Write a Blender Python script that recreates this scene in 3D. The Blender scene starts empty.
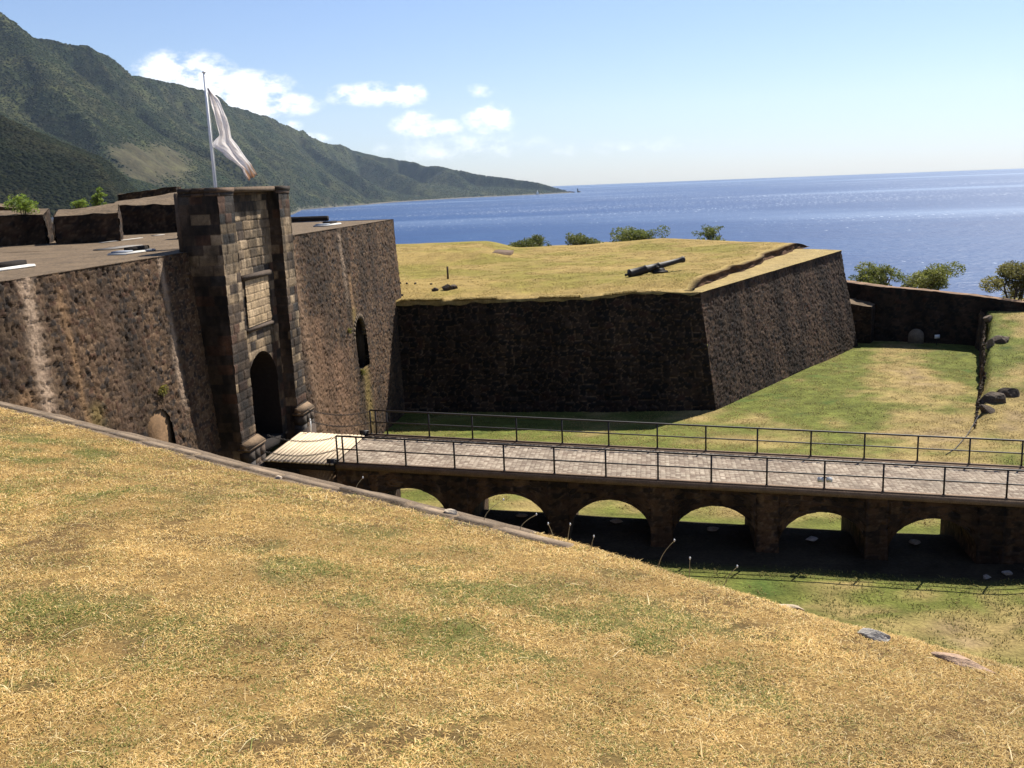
import bpy, bmesh, math, random
import numpy as np
from mathutils import Vector, Matrix
R = math.radians
rng = np.random.default_rng(7)
random.seed(7)
S = bpy.context.scene
C = S.collection

# ------------------------------------------------------------------ camera
SUN_AZ, SUN_EL = 38.0, 50.0          # clockwise from +Y (the view direction), above the horizon
cd = bpy.data.cameras.new('camera'); cam = bpy.data.objects.new('camera', cd); C.objects.link(cam)
cd.sensor_width = 36.0; cd.lens = 965.0 / 1024.0 * 36.0
cd.clip_start = 0.1; cd.clip_end = 60000.0
cam.location = (0, 0, 0)
cam.rotation_mode = 'QUATERNION'
cam.rotation_quaternion = (Matrix.Rotation(R(90 - 11.84), 3, 'X') @ Matrix.Rotation(R(-2.27), 3, 'Z')).to_quaternion()
S.camera = cam

# ------------------------------------------------------------------ world: Nishita sky and fair-weather clouds
W = bpy.data.worlds.new('World'); S.world = W; W.use_nodes = True
nt = W.node_tree; N = nt.nodes; L = nt.links
for n_ in list(N): N.remove(n_)
def math_node(nt, op, a, b=None, clamp=False):
    n_ = nt.nodes.new('ShaderNodeMath'); n_.operation = op; n_.use_clamp = clamp
    for i, v in enumerate((a, b)):
        if v is None: continue
        if isinstance(v, (int, float)): n_.inputs[i].default_value = v
        else: nt.links.new(v, n_.inputs[i])
    return n_.outputs[0]
sky = N.new('ShaderNodeTexSky'); sky.sky_type = 'NISHITA'; sky.sun_disc = False
sky.sun_elevation = R(SUN_EL); sky.sun_rotation = R(SUN_AZ)
sky.altitude = 200; sky.air_density = 1.0; sky.dust_density = 0.15; sky.ozone_density = 2.2
tc = N.new('ShaderNodeTexCoord')
sep = N.new('ShaderNodeSeparateXYZ'); L.new(tc.outputs['Generated'], sep.inputs[0])
ax = math_node(nt, 'DIVIDE', sep.outputs[0], math_node(nt, 'MAXIMUM', sep.outputs[1], 0.05))
el = math_node(nt, 'DIVIDE', sep.outputs[2], math_node(nt, 'MAXIMUM', sep.outputs[1], 0.05))
comb = N.new('ShaderNodeCombineXYZ'); L.new(ax, comb.inputs[0]); L.new(el, comb.inputs[1])
cn = N.new('ShaderNodeTexNoise'); cn.inputs['Scale'].default_value = 34; cn.inputs['Detail'].default_value = 9; cn.inputs['Roughness'].default_value = 0.62
mp = N.new('ShaderNodeMapping'); mp.inputs['Scale'].default_value = (1, 1.7, 1); L.new(comb.outputs[0], mp.inputs[0]); L.new(mp.outputs[0], cn.inputs['Vector'])
CLOUDS = [(-0.315, 0.108, 0.050, 0.028, 1.05), (-0.268, 0.094, 0.064, 0.022, 1.05), (-0.222, 0.084, 0.040, 0.012, .95), (-0.128, 0.0905, 0.045, 0.011, .9),
          (-0.095, 0.088, 0.022, 0.012, .9), (-0.088, 0.060, 0.022, 0.014, .92), (-0.070, 0.055, 0.030, 0.009, .85), (-0.012, 0.062, 0.024, 0.014, .95), (-0.018, 0.090, 0.016, 0.008, .55),
          (-0.215, 0.062, 0.016, 0.007, .8), (-0.190, 0.050, 0.020, 0.006, .7), (-0.04, 0.036, 0.10, 0.014, .5),
          (0.13, 0.030, 0.13, 0.010, .36),
          (-0.62, 0.16, 0.12, 0.03, .9), (0.75, 0.10, 0.16, 0.03, .7)]
tot = None
for (cx, cy, rx, ry, w) in CLOUDS:
    dx = math_node(nt, 'MULTIPLY', math_node(nt, 'SUBTRACT', ax, cx), 1 / rx)
    dy = math_node(nt, 'MULTIPLY', math_node(nt, 'SUBTRACT', el, cy), 1 / ry)
    r2 = math_node(nt, 'ADD', math_node(nt, 'MULTIPLY', dx, dx), math_node(nt, 'MULTIPLY', dy, dy))
    g = math_node(nt, 'MULTIPLY', math_node(nt, 'SUBTRACT', 1.15, math_node(nt, 'MULTIPLY', r2, 0.55)), w)
    g = math_node(nt, 'MAXIMUM', g, 0.0)
    tot = g if tot is None else math_node(nt, 'MAXIMUM', tot, g)
nz = math_node(nt, 'MULTIPLY', math_node(nt, 'SUBTRACT', cn.outputs['Fac'], 0.5), 3.2)
mk = math_node(nt, 'MULTIPLY', tot, math_node(nt, 'ADD', nz, 0.75))
mr = N.new('ShaderNodeMapRange'); mr.interpolation_type = 'SMOOTHSTEP'
mr.inputs['From Min'].default_value = 0.20; mr.inputs['From Max'].default_value = 0.88; L.new(mk, mr.inputs['Value'])
mr.inputs['To Max'].default_value = 0.93
fwd = math_node(nt, 'GREATER_THAN', sep.outputs[1], 0.06)
cmask = math_node(nt, 'MULTIPLY', mr.outputs[0], fwd)
skymul = N.new('ShaderNodeMix'); skymul.data_type = 'RGBA'; skymul.blend_type = 'MULTIPLY'; skymul.inputs[0].default_value = 1.0
L.new(sky.outputs[0], skymul.inputs[6]); ramp = N.new('ShaderNodeValToRGB'); L.new(sep.outputs[2], ramp.inputs[0])
ramp.color_ramp.elements[0].position = 0.0; ramp.color_ramp.elements[0].color = (.74, .81, 1.04, 1)
ramp.color_ramp.elements[1].position = 0.22; ramp.color_ramp.elements[1].color = (1.02, 1.0, 1.13, 1)
e_ = ramp.color_ramp.elements.new(0.07); e_.color = (.95, .94, 1.08, 1)
L.new(ramp.outputs[0], skymul.inputs[7])
mixc = N.new('ShaderNodeMix'); mixc.data_type = 'RGBA'
L.new(cmask, mixc.inputs[0]); L.new(skymul.outputs[2], mixc.inputs[6]); mixc.inputs[7].default_value = (11.6, 11.7, 11.8, 1)
bg = N.new('ShaderNodeBackground'); bg.inputs['Strength'].default_value = 0.062
wo = N.new('ShaderNodeOutputWorld'); L.new(mixc.outputs[2], bg.inputs[0]); L.new(bg.outputs[0], wo.inputs[0])

# ------------------------------------------------------------------ sun
sd = bpy.data.lights.new('sun', 'SUN'); sun = bpy.data.objects.new('sun', sd); C.objects.link(sun)
sd.energy = 5.0; sd.angle = R(0.5); sd.color = (1.0, 0.95, 0.86)
sv = Vector((math.sin(R(SUN_AZ)) * math.cos(R(SUN_EL)), math.cos(R(SUN_AZ)) * math.cos(R(SUN_EL)), math.sin(R(SUN_EL))))
sun.rotation_mode = 'QUATERNION'; sun.rotation_quaternion = sv.to_track_quat('Z', 'Y'); sun.location = sv * 300

S.view_settings.view_transform = 'Standard'; S.view_settings.look = 'None'
S.view_settings.exposure = 0.92; S.view_settings.gamma = 1.0; S.view_settings.use_curve_mapping = False

# ------------------------------------------------------------------ numeric helpers
def hsh(i, j, k=0):
    i = np.asarray(i).astype(np.int64); j = np.asarray(j).astype(np.int64)
    h = (i * 374761393 + j * 668265263 + k * 2147483647 + 1013904223) & 0xffffffff
    h = ((h ^ (h >> 13)) * 1274126177) & 0xffffffff
    h = ((h ^ (h >> 16)) * 2246822519) & 0xffffffff
    return ((h ^ (h >> 15)) & 0xffffff) / float(0xffffff)
def vnoise(x, y, k=0):
    xi = np.floor(x); yi = np.floor(y); fx = x - xi; fy = y - yi
    fx = fx * fx * (3 - 2 * fx); fy = fy * fy * (3 - 2 * fy)
    a = hsh(xi, yi, k); b = hsh(xi + 1, yi, k); c = hsh(xi, yi + 1, k); d = hsh(xi + 1, yi + 1, k)
    return a + (b - a) * fx + (c - a) * fy + (a - b - c + d) * fx * fy
def fbm(x, y, k=0, o=4, g=0.5):
    s = 0; a = 1; t = 0
    for q in range(o):
        s = s + a * vnoise(x * 2 ** q, y * 2 ** q, k + q); t += a; a *= g
    return s / t
def worley(u, v, k=0, jit=0.85):
    ui = np.floor(u); vi = np.floor(v)
    f1 = np.full(u.shape, 9.); f2 = np.full(u.shape, 9.); ida = np.zeros(u.shape)
    for di in (-1, 0, 1):
        for dj in (-1, 0, 1):
            ci = ui + di; cj = vi + dj
            px = ci + .5 + (hsh(ci, cj, k) - .5) * jit; py = cj + .5 + (hsh(ci, cj, k + 7) - .5) * jit
            d = np.hypot(px - u, py - v)
            hid = hsh(ci, cj, k + 13)
            n1 = d < f1
            f2 = np.where(n1, f1, np.minimum(f2, d)); ida = np.where(n1, hid, ida); f1 = np.where(n1, d, f1)
    return f1, f2, ida
def sstep(a, b, x):
    t = np.clip((x - a) / (b - a), 0, 1); return t * t * (3 - 2 * t)
def lerp(a, b, t): return a + (b - a) * t
def pal(cols, w, h):
    """pick a colour from weighted list by hash h (array)"""
    cols = np.array(cols, float); cw = np.cumsum(np.array(w, float) / sum(w))
    idx = np.searchsorted(cw, np.clip(h, 0, .9999)); return cols[np.minimum(idx, len(cols) - 1)]

# ------------------------------------------------------------------ object helpers
def link(name, me, m=None, parent=None):
    o = bpy.data.objects.new(name, me); C.objects.link(o)
    if m is not None and me is not None: me.materials.append(m)
    if parent is not None: o.parent = parent
    return o
def np_mesh(name, V, F, m=None, parent=None, col=None, smooth=False, sizes=None):
    """V (n,3); F (k,q) array of equal sized faces or flat array with sizes"""
    me = bpy.data.meshes.new(name); V = np.asarray(V, np.float32)
    me.vertices.add(len(V)); me.vertices.foreach_set('co', V.ravel())
    F = np.asarray(F, np.int32)
    if sizes is None:
        q = F.shape[1]; nf = len(F); st = np.arange(nf, dtype=np.int32) * q; fl = F.ravel()
    else:
        fl = F; nf = len(sizes); st = np.concatenate([[0], np.cumsum(sizes)[:-1]]).astype(np.int32)
    me.loops.add(len(fl)); me.loops.foreach_set('vertex_index', fl)
    me.polygons.add(nf); me.polygons.foreach_set('loop_start', st)
    if smooth: me.polygons.foreach_set('use_smooth', np.ones(nf, bool))
    if col is not None:
        a = me.attributes.new('Col', 'FLOAT_COLOR', 'POINT')
        c4 = np.ones((len(V), 4), np.float32); c4[:, :3] = col; a.data.foreach_set('color', c4.ravel())
    me.update(calc_edges=True); me.validate()
    return link(name, me, m, parent)
def grid_faces(nu, nv, off=0):
    i = np.arange(nu - 1)[:, None] * nv + np.arange(nv - 1)[None, :]
    i = i.ravel() + off
    return np.stack([i, i + nv, i + nv + 1, i + 1], 1)
class MB:
    """collects boxes, tubes and prisms into one mesh"""
    def __init__(s): s.v = []; s.f = []; s.c = []; s.cc = (1, 1, 1)
    def _add(s, vs, fs):
        o = len(s.v); s.v += [tuple(p) for p in vs]; s.f += [tuple(i + o for i in f) for f in fs]; s.c += [s.cc] * len(vs)
    def box(s, c, size, ax=None, bev=0.0):
        c = Vector(c); X, Y, Z = ax if ax else (Vector((1, 0, 0)), Vector((0, 1, 0)), Vector((0, 0, 1)))
        hx, hy, hz = size[0] / 2, size[1] / 2, size[2] / 2; b = min(bev, hx * .9, hy * .9, hz * .9)
        if b <= 0:
            vs = [c + X * (sx * hx) + Y * (sy * hy) + Z * (sz * hz) for sz in (-1, 1) for sy in (-1, 1) for sx in (-1, 1)]
            fs = [(0, 2, 3, 1), (4, 5, 7, 6), (0, 1, 5, 4), (2, 6, 7, 3), (0, 4, 6, 2), (1, 3, 7, 5)]
            s._add(vs, fs); return
        bm = bmesh.new(); r = bmesh.ops.create_cube(bm, size=1.0)
        for v in bm.verts: v.co = Vector((v.co.x * 2 * hx, v.co.y * 2 * hy, v.co.z * 2 * hz))
        bmesh.ops.bevel(bm, geom=bm.edges[:], offset=b, segments=2, affect='EDGES')
        bm.verts.index_update()
        s._add([c + X * v.co.x + Y * v.co.y + Z * v.co.z for v in bm.verts], [[v.index for v in f.verts] for f in bm.faces]); bm.free()
    def tube(s, pts, rad, n=8, cap=True):
        pts = [Vector(p) for p in pts]; rad = rad if hasattr(rad, '__len__') else [rad] * len(pts)
        vs = []; pr = None
        for i, p in enumerate(pts):
            d = (pts[min(i + 1, len(pts) - 1)] - pts[max(i - 1, 0)]).normalized()
            u = d.orthogonal().normalized() if pr is None else (pr - d * pr.dot(d)).normalized()
            pr = u; w = d.cross(u)
            for k in range(n):
                a = 2 * math.pi * k / n; vs.append(p + (u * math.cos(a) + w * math.sin(a)) * rad[i])
        fs = []
        for i in range(len(pts) - 1):
            for k in range(n):
                a = i * n + k; b = i * n + (k + 1) % n; fs.append((a, b, b + n, a + n))
        if cap: fs.append(tuple(range(n))[::-1]); fs.append(tuple(range((len(pts) - 1) * n, len(pts) * n)))
        s._add(vs, fs)
    def prism(s, poly, dz, base=None):
        """poly: list of 3-D points, extruded by vector dz"""
        n = len(poly); dz = Vector(dz); vs = [Vector(p) for p in poly] + [Vector(p) + dz for p in poly]
        fs = [tuple(range(n))[::-1], tuple(range(n, 2 * n))] + [(i, (i + 1) % n, n + (i + 1) % n, n + i) for i in range(n)]
        s._add(vs, fs)
    def build(s, name, m=None, parent=None, smooth=False):
        sizes = [len(f) for f in s.f]; fl = [i for f in s.f for i in f]
        o = np_mesh(name, s.v, fl, m, parent, np.array(s.c), smooth, sizes)
        bm = bmesh.new(); bm.from_mesh(o.data); bmesh.ops.recalc_face_normals(bm, faces=bm.faces[:]); bm.to_mesh(o.data); bm.free()
        return o
def rock_mesh(name, loc, size, seed, m, parent=None, col=(1, 1, 1), rz=0, sub=3):
    bm = bmesh.new(); bmesh.ops.create_icosphere(bm, subdivisions=sub, radius=1.0)
    r_ = np.random.default_rng(seed); pl = r_.normal(size=(16, 3)); pl /= np.linalg.norm(pl, axis=1)[:, None]; dd = r_.uniform(.45, .85, 16)
    for v in bm.verts:
        p = np.array(v.co)
        for q, d in zip(pl, dd):
            t = p @ q
            if t > d: p = p - q * (t - d) * .92
        k = 1 + .32 * (fbm(np.array([p[0] * 2.3 + seed]), np.array([p[1] * 2.3 + p[2] * 1.7]), seed)[0] - .5)
        v.co = Vector((p[0] * size[0] * k, p[1] * size[1] * k, p[2] * size[2] * k))
    bmesh.ops.rotate(bm, verts=bm.verts, cent=(0, 0, 0), matrix=Matrix.Rotation(rz, 3, 'Z'))
    me = bpy.data.meshes.new(name); bm.to_mesh(me); bm.free()
    a = me.attributes.new('Col', 'FLOAT_COLOR', 'POINT'); n = len(me.vertices)
    c4 = np.ones((n, 4), np.float32); c4[:, :3] = col; a.data.foreach_set('color', c4.ravel())
    o = link(name, me, m, parent); o.location = loc; return o
def tag(o, label=None, cat=None, group=None, kind=None):
    if label: o['label'] = label
    if cat: o['category'] = cat
    if group: o['group'] = group
    if kind: o['kind'] = kind
    return o
def empty(name, loc=(0, 0, 0), label=None, cat=None, group=None):
    o = bpy.data.objects.new(name, None); C.objects.link(o); o.location = loc; o.empty_display_size = .3
    return tag(o, label, cat, group)
def adopt(root, *obs):
    """parent parts built in world coordinates to an Empty"""
    for o in obs:
        o.parent = root; o.matrix_parent_inverse = Matrix.Translation(-Vector(root.location))
    return root

# ------------------------------------------------------------------ materials
def vmat(name, rough=0.9, n1=(8.0, .35), n2=(60.0, .25), bump=(40.0, .02), spec=0.25, tint=(1, 1, 1), base=None, metal=0.0, wave=None):
    """vertex colour (or a base colour) broken up by two noises, plus fine bump"""
    m = bpy.data.materials.new(name); m.use_nodes = True; t = m.node_tree; nn = t.nodes; ll = t.links
    b = nn['Principled BSDF']; b.inputs['Roughness'].default_value = rough; b.inputs['Metallic'].default_value = metal
    b.inputs['Specular IOR Level'].default_value = spec
    g = nn.new('ShaderNodeNewGeometry')
    if base is None:
        at = nn.new('ShaderNodeAttribute'); at.attribute_name = 'Col'; cur = at.outputs['Color']
    else:
        rgb = nn.new('ShaderNodeRGB'); rgb.outputs[0].default_value = (*base, 1); cur = rgb.outputs[0]
    for (sc, am) in (n1, n2):
        if am <= 0: continue
        nz = nn.new('ShaderNodeTexNoise'); nz.inputs['Scale'].default_value = sc; nz.inputs['Detail'].default_value = 4
        ll.new(g.outputs['Position'], nz.inputs['Vector'])
        mr = nn.new('ShaderNodeMapRange'); mr.inputs['From Min'].default_value = .25; mr.inputs['From Max'].default_value = .75
        mr.inputs['To Min'].default_value = 1 - am; mr.inputs['To Max'].default_value = 1 + am; ll.new(nz.outputs['Fac'], mr.inputs['Value'])
        vm = nn.new('ShaderNodeVectorMath'); vm.operation = 'SCALE'; ll.new(cur, vm.inputs[0]); ll.new(mr.outputs[0], vm.inputs['Scale']); cur = vm.outputs[0]
    if tint != (1, 1, 1):
        vm = nn.new('ShaderNodeVectorMath'); vm.operation = 'MULTIPLY'; ll.new(cur, vm.inputs[0]); vm.inputs[1].default_value = tint; cur = vm.outputs[0]
    ll.new(cur, b.inputs['Base Color'])
    if bump and bump[1] > 0:
        nz = nn.new('ShaderNodeTexNoise'); nz.inputs['Scale'].default_value = bump[0]; nz.inputs['Detail'].default_value = 5; nz.inputs['Roughness'].default_value = .65
        ll.new(g.outputs['Position'], nz.inputs['Vector'])
        bu = nn.new('ShaderNodeBump'); bu.inputs['Distance'].default_value = bump[1]; bu.inputs['Strength'].default_value = 1.0
        ll.new(nz.outputs['Fac'], bu.inputs['Height']); ll.new(bu.outputs[0], b.inputs['Normal'])
    return m
M = {
    'stone': vmat('rubble_stone', .92, (3.0, .15), (22.0, .28), (14.0, .025), tint=(1.13, .96, .82)),
    'ashlar': vmat('ashlar_stone', .9, (5.0, .25), (30.0, .28), (18.0, .025), tint=(1.12, .97, .82)),
    'terrace': vmat('terrace_mortar', .95, (.9, .30), (7.0, .45), (7.0, .06), base=(.125, .086, .050)),
    'grass': vmat('turf', .95, (1.5, .15), (9.0, .32), (5.0, .10), spec=.1),
    'grassn': vmat('near_turf', .95, (9.0, .22), (50.0, .35), (30.0, .03), spec=.1),
    'blade': vmat('grass_blade', .8, (3.0, .0), (30.0, .0), None, spec=.15),
    'rock': vmat('rock', .9, (3.0, .2), (18.0, .3), (10.0, .04)),
    'iron': vmat('painted_iron', .55, (6.0, .2), (50.0, .25), (80.0, .001), base=(.018, .013, .011), spec=.4),
    'cannon': vmat('cast_iron', .6, (6.0, .2), (40.0, .25), (40.0, .004), base=(.022, .016, .013), spec=.35),
    'plank': vmat('pale_planks', .8, (2.0, .12), (14.0, .15), (20.0, .003)),
    'cobble': vmat('cobbles', .85, tint=(.86, .83, .77), n1=(1.2, .15), n2=(25.0, .22), bump=(25.0, .015)),
    'kerb': vmat('bridge_kerb', .9, (2.5, .22), (20.0, .25), (20.0, .01), base=(.17, .115, .075)),
    'white': vmat('white_paint', .6, (4.0, .06), (30.0, .05), (30.0, .002), base=(.75, .74, .70)),
    'pole': vmat('pole_paint', .5, (1.0, .05), (20.0, .06), None, base=(.85, .84, .82)),
    'cloth': vmat('flag_cloth', .8, (1.5, .08), (12.0, .06), None, spec=.1),
    'leaf': vmat('leaves', .6, (2.0, .2), (9.0, .2), None, spec=.3),
    'bark': vmat('bark', .9, (5.0, .2), (30.0, .3), (30.0, .01), base=(.07, .05, .035)),
    'dark': vmat('dark_interior', .95, (1.0, .2), (9.0, .2), (9.0, .02), base=(.016, .012, .010)),  # near-black base stands in for the deep shade inside openings
    'hill': vmat('hill_forest', .95, (.012, .25), (.06, .38), (.05, 5.0), spec=.05),
    'crown': vmat('forest_crowns', .95, (.02, .2), (.12, .3), (.3, 1.5), spec=.05),
    'skin': vmat('hillside', .95, (.2, .2), (1.5, .3), (1.0, .3)),
    'weed': vmat('dry_stalk', .8, (3.0, .1), (30.0, .1), None, base=(.42, .33, .17)),
    'chain': vmat('chain_iron', .6, (4.0, .2), (40.0, .2), None, base=(.03, .022, .018), spec=.4),
}
# translucent leaves and blades
for k in ('leaf', 'blade', 'cloth'):
    t = M[k].node_tree; b = t.nodes['Principled BSDF']; src = b.inputs['Base Color'].links[0].from_socket
    tr = t.nodes.new('ShaderNodeBsdfTranslucent'); t.links.new(src, tr.inputs['Color'])
    mx = t.nodes.new('ShaderNodeMixShader'); mx.inputs[0].default_value = {'leaf': .5, 'blade': .25, 'cloth': .55}[k]
    t.links.new(b.outputs[0], mx.inputs[1]); t.links.new(tr.outputs[0], mx.inputs[2])
    t.links.new(mx.outputs[0], t.nodes['Material Output'].inputs['Surface'])

# ------------------------------------------------------------------ the bridge / citadel frame: s along the bridge, t across it
A85 = R(8.5)
Es = Vector((math.cos(A85), -math.sin(A85), 0)); Et = Vector((math.sin(A85), math.cos(A85), 0)); Ez = Vector((0, 0, 1))
O0 = Vector((-6.0, 34.9, 0))
def fr(s, t, z): return O0 + Es * s + Et * t + Ez * z
es, et, ez = np.array(Es), np.array(Et), np.array(Ez)
o0 = np.array(O0)
def deckz(s): return -10.2 - 0.052 * s
def to_st(x, y):
    qx = x - o0[0]; qy = y - o0[1]
    return qx * es[0] + qy * es[1], qx * et[0] + qy * et[1]

# ------------------------------------------------------------------ masonry
MORT = (.24, .18, .12)
def rubble(U, Vv, size=(.38, .27), k=0, depth=.055, dark=1.0, cols=None, w=None, mortar=MORT, stain=.5):
    """returns (height, colour) of a rubble wall in wall metres"""
    wu = U + .10 * (vnoise(U * 2.1, Vv * 2.1, k + 3) - .5); wv = Vv + .10 * (vnoise(U * 2.3, Vv * 1.9, k + 5) - .5)
    row = np.floor(wv / size[1]); wu = wu + (hsh(row, row * 0, k) - .5) * .3
    f1, f2, h = worley(wu / size[0], wv / size[1], k, .68)
    e = f2 - f1; face = sstep(.03, .22, e)
    face = sstep(.02, .10, e); pit = sstep(.66, .76, fbm(U * 9.5, Vv * 6.5, k + 31, 3))
    hh = (face - .5) * depth * (.45 + .8 * hsh(np.floor(h * 9999), 3, k)) + (h - .5) * depth * .7 - pit * .045
    hh = hh + .014 * (fbm(U * 7, Vv * 7, k + 11, 3) - .5) + .04 * (fbm(U * .5, Vv * .5, k + 17, 3) - .5)
    cols = cols or [(.088, .058, .036), (.118, .078, .047), (.062, .044, .031), (.14, .098, .060), (.095, .054, .033), (.042, .033, .028)]
    w = w or [3, 3, 2.5, 1.5, 1.5, 1.5]
    c = pal(cols, w, hsh(np.floor(h * 99991), 5, k))
    c = lerp(np.array(mortar), c, sstep(.02, .11, e)[..., None])
    c = c * (1 - .5 * pit)[..., None]  # pits also darkened in colour for the shade they hold
    st = fbm(U * .9, Vv * .22, k + 23, 4); st2 = fbm(U * 2.2, Vv * .30, k + 29, 3)
    c = c * lerp(1 - stain * .8, 1 + stain * .7, sstep(.25, .75, st))[..., None] * lerp(1 - stain * .3, 1 + stain * .3, st2)[..., None]
    return hh, c * dark * .55
ASH = [(.040, .035, .032), (.066, .053, .044), (.095, .073, .054), (.19, .15, .105), (.28, .23, .16), (.082, .050, .036), (.050, .050, .052)]
def ashlar(U, Vv, k=0, rowh=.36, ln=.62, depth=.03, pale=lambda row: 0.15, wts=(3, 2.5, 2, 1, .8, 1.2, 1.6)):
    row = np.floor(Vv / rowh); rv = Vv / rowh - row
    off = hsh(row, 1, k) * ln; lnr = ln * (.75 + .5 * hsh(row, 2, k))
    cu = np.floor((U + off) / lnr); ru = (U + off) / lnr - cu
    du = np.minimum(ru, 1 - ru) * lnr; dv = np.minimum(rv, 1 - rv) * rowh
    e = np.minimum(du, dv) + .012 * (vnoise(U * 14, Vv * 14, k) - .5)
    h = hsh(row * 57 + 11, cu, k)
    hh = (sstep(.0, .035, e) - .5) * depth + (h - .5) * .022 + .016 * (fbm(U * 7, Vv * 7, k + 2, 3) - .5)
    c = pal(ASH, wts, hsh(cu * 31, row, k + 9))
    pr = np.asarray(pale(row), float) * np.ones_like(U)
    pc = pal([(.24, .195, .135), (.31, .26, .19), (.18, .148, .11)], [3, 2, 2], hsh(cu, row * 3, k + 4))
    c = np.where((hsh(cu, row, k + 21) < pr)[..., None], pc, c)
    c = lerp(np.array((.07, .055, .045)), c, sstep(.0, .02, e)[..., None])
    st = fbm(U * 2.5, Vv * .35, k + 6, 4); bl = sstep(.46, .64, fbm(U * 1.3, Vv * .5, k + 16, 4)); c = c * (lerp(.40, 1.35, st) * (1 - .60 * bl))[..., None]
    fine = fbm(U * 9, Vv * 6, k + 26, 3); c = c * lerp(.55, 1.4, fine)[..., None]
    return hh, c
def wall_patch(name, p0, udir, ul, top, bot, nrm, fn, m, parent=None, step=.07, vstep=None, batter=0.0, k=0, ub=None, tops=None, crum=0.0, hole=None):
    """masonry sheet: u along udir from p0 (at z=0), z from top(u) down to bot(u); fn(U, depth) -> height, colour. batter = outward metres per metre down from top"""
    udir = np.array(udir, float); nrm = np.array(nrm, float); p0 = np.array(p0, float)
    us = np.asarray(ub, float) if ub is not None else np.linspace(0, ul, int(ul / step) + 1)
    tz = np.array([top(u) if callable(top) else top for u in us]); bz = np.array([bot(u) if callable(bot) else bot for u in us])
    nv = max(3, int((tz - bz).max() / (vstep or step)) + 1); v = np.linspace(0, 1, nv)
    U = np.repeat(us[:, None], nv, 1); Z = tz[:, None] + (bz - tz)[:, None] * v[None, :]
    hh, c = fn(U, -Z)
    if crum > 0:
        Z = Z - crum * (fbm(U * 1.6, U * 0 + 3, k + 41, 3)) * (v[None, :] < .5 / nv)
    out = hh + batter * (tz[:, None] - Z)
    P = p0[None, None, :] + U[..., None] * udir + out[..., None] * nrm + Z[..., None] * ez
    F = grid_faces(len(us), nv)
    if hole is not None:
        hm_ = hole(U, Z).reshape(-1); F = F[~(hm_[F].sum(1) > 2)]
    # orientation check
    a, b, d = P[0, 0], P[1, 0], P[0, 1]
    if np.dot(np.cross(b - a, d - a), nrm) < 0: F = F[:, ::-1]
    return np_mesh(name, P.reshape(-1, 3), F, m, parent, c.reshape(-1, 3))
# ================================================================== SETTING
SEA = -130.0
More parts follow.
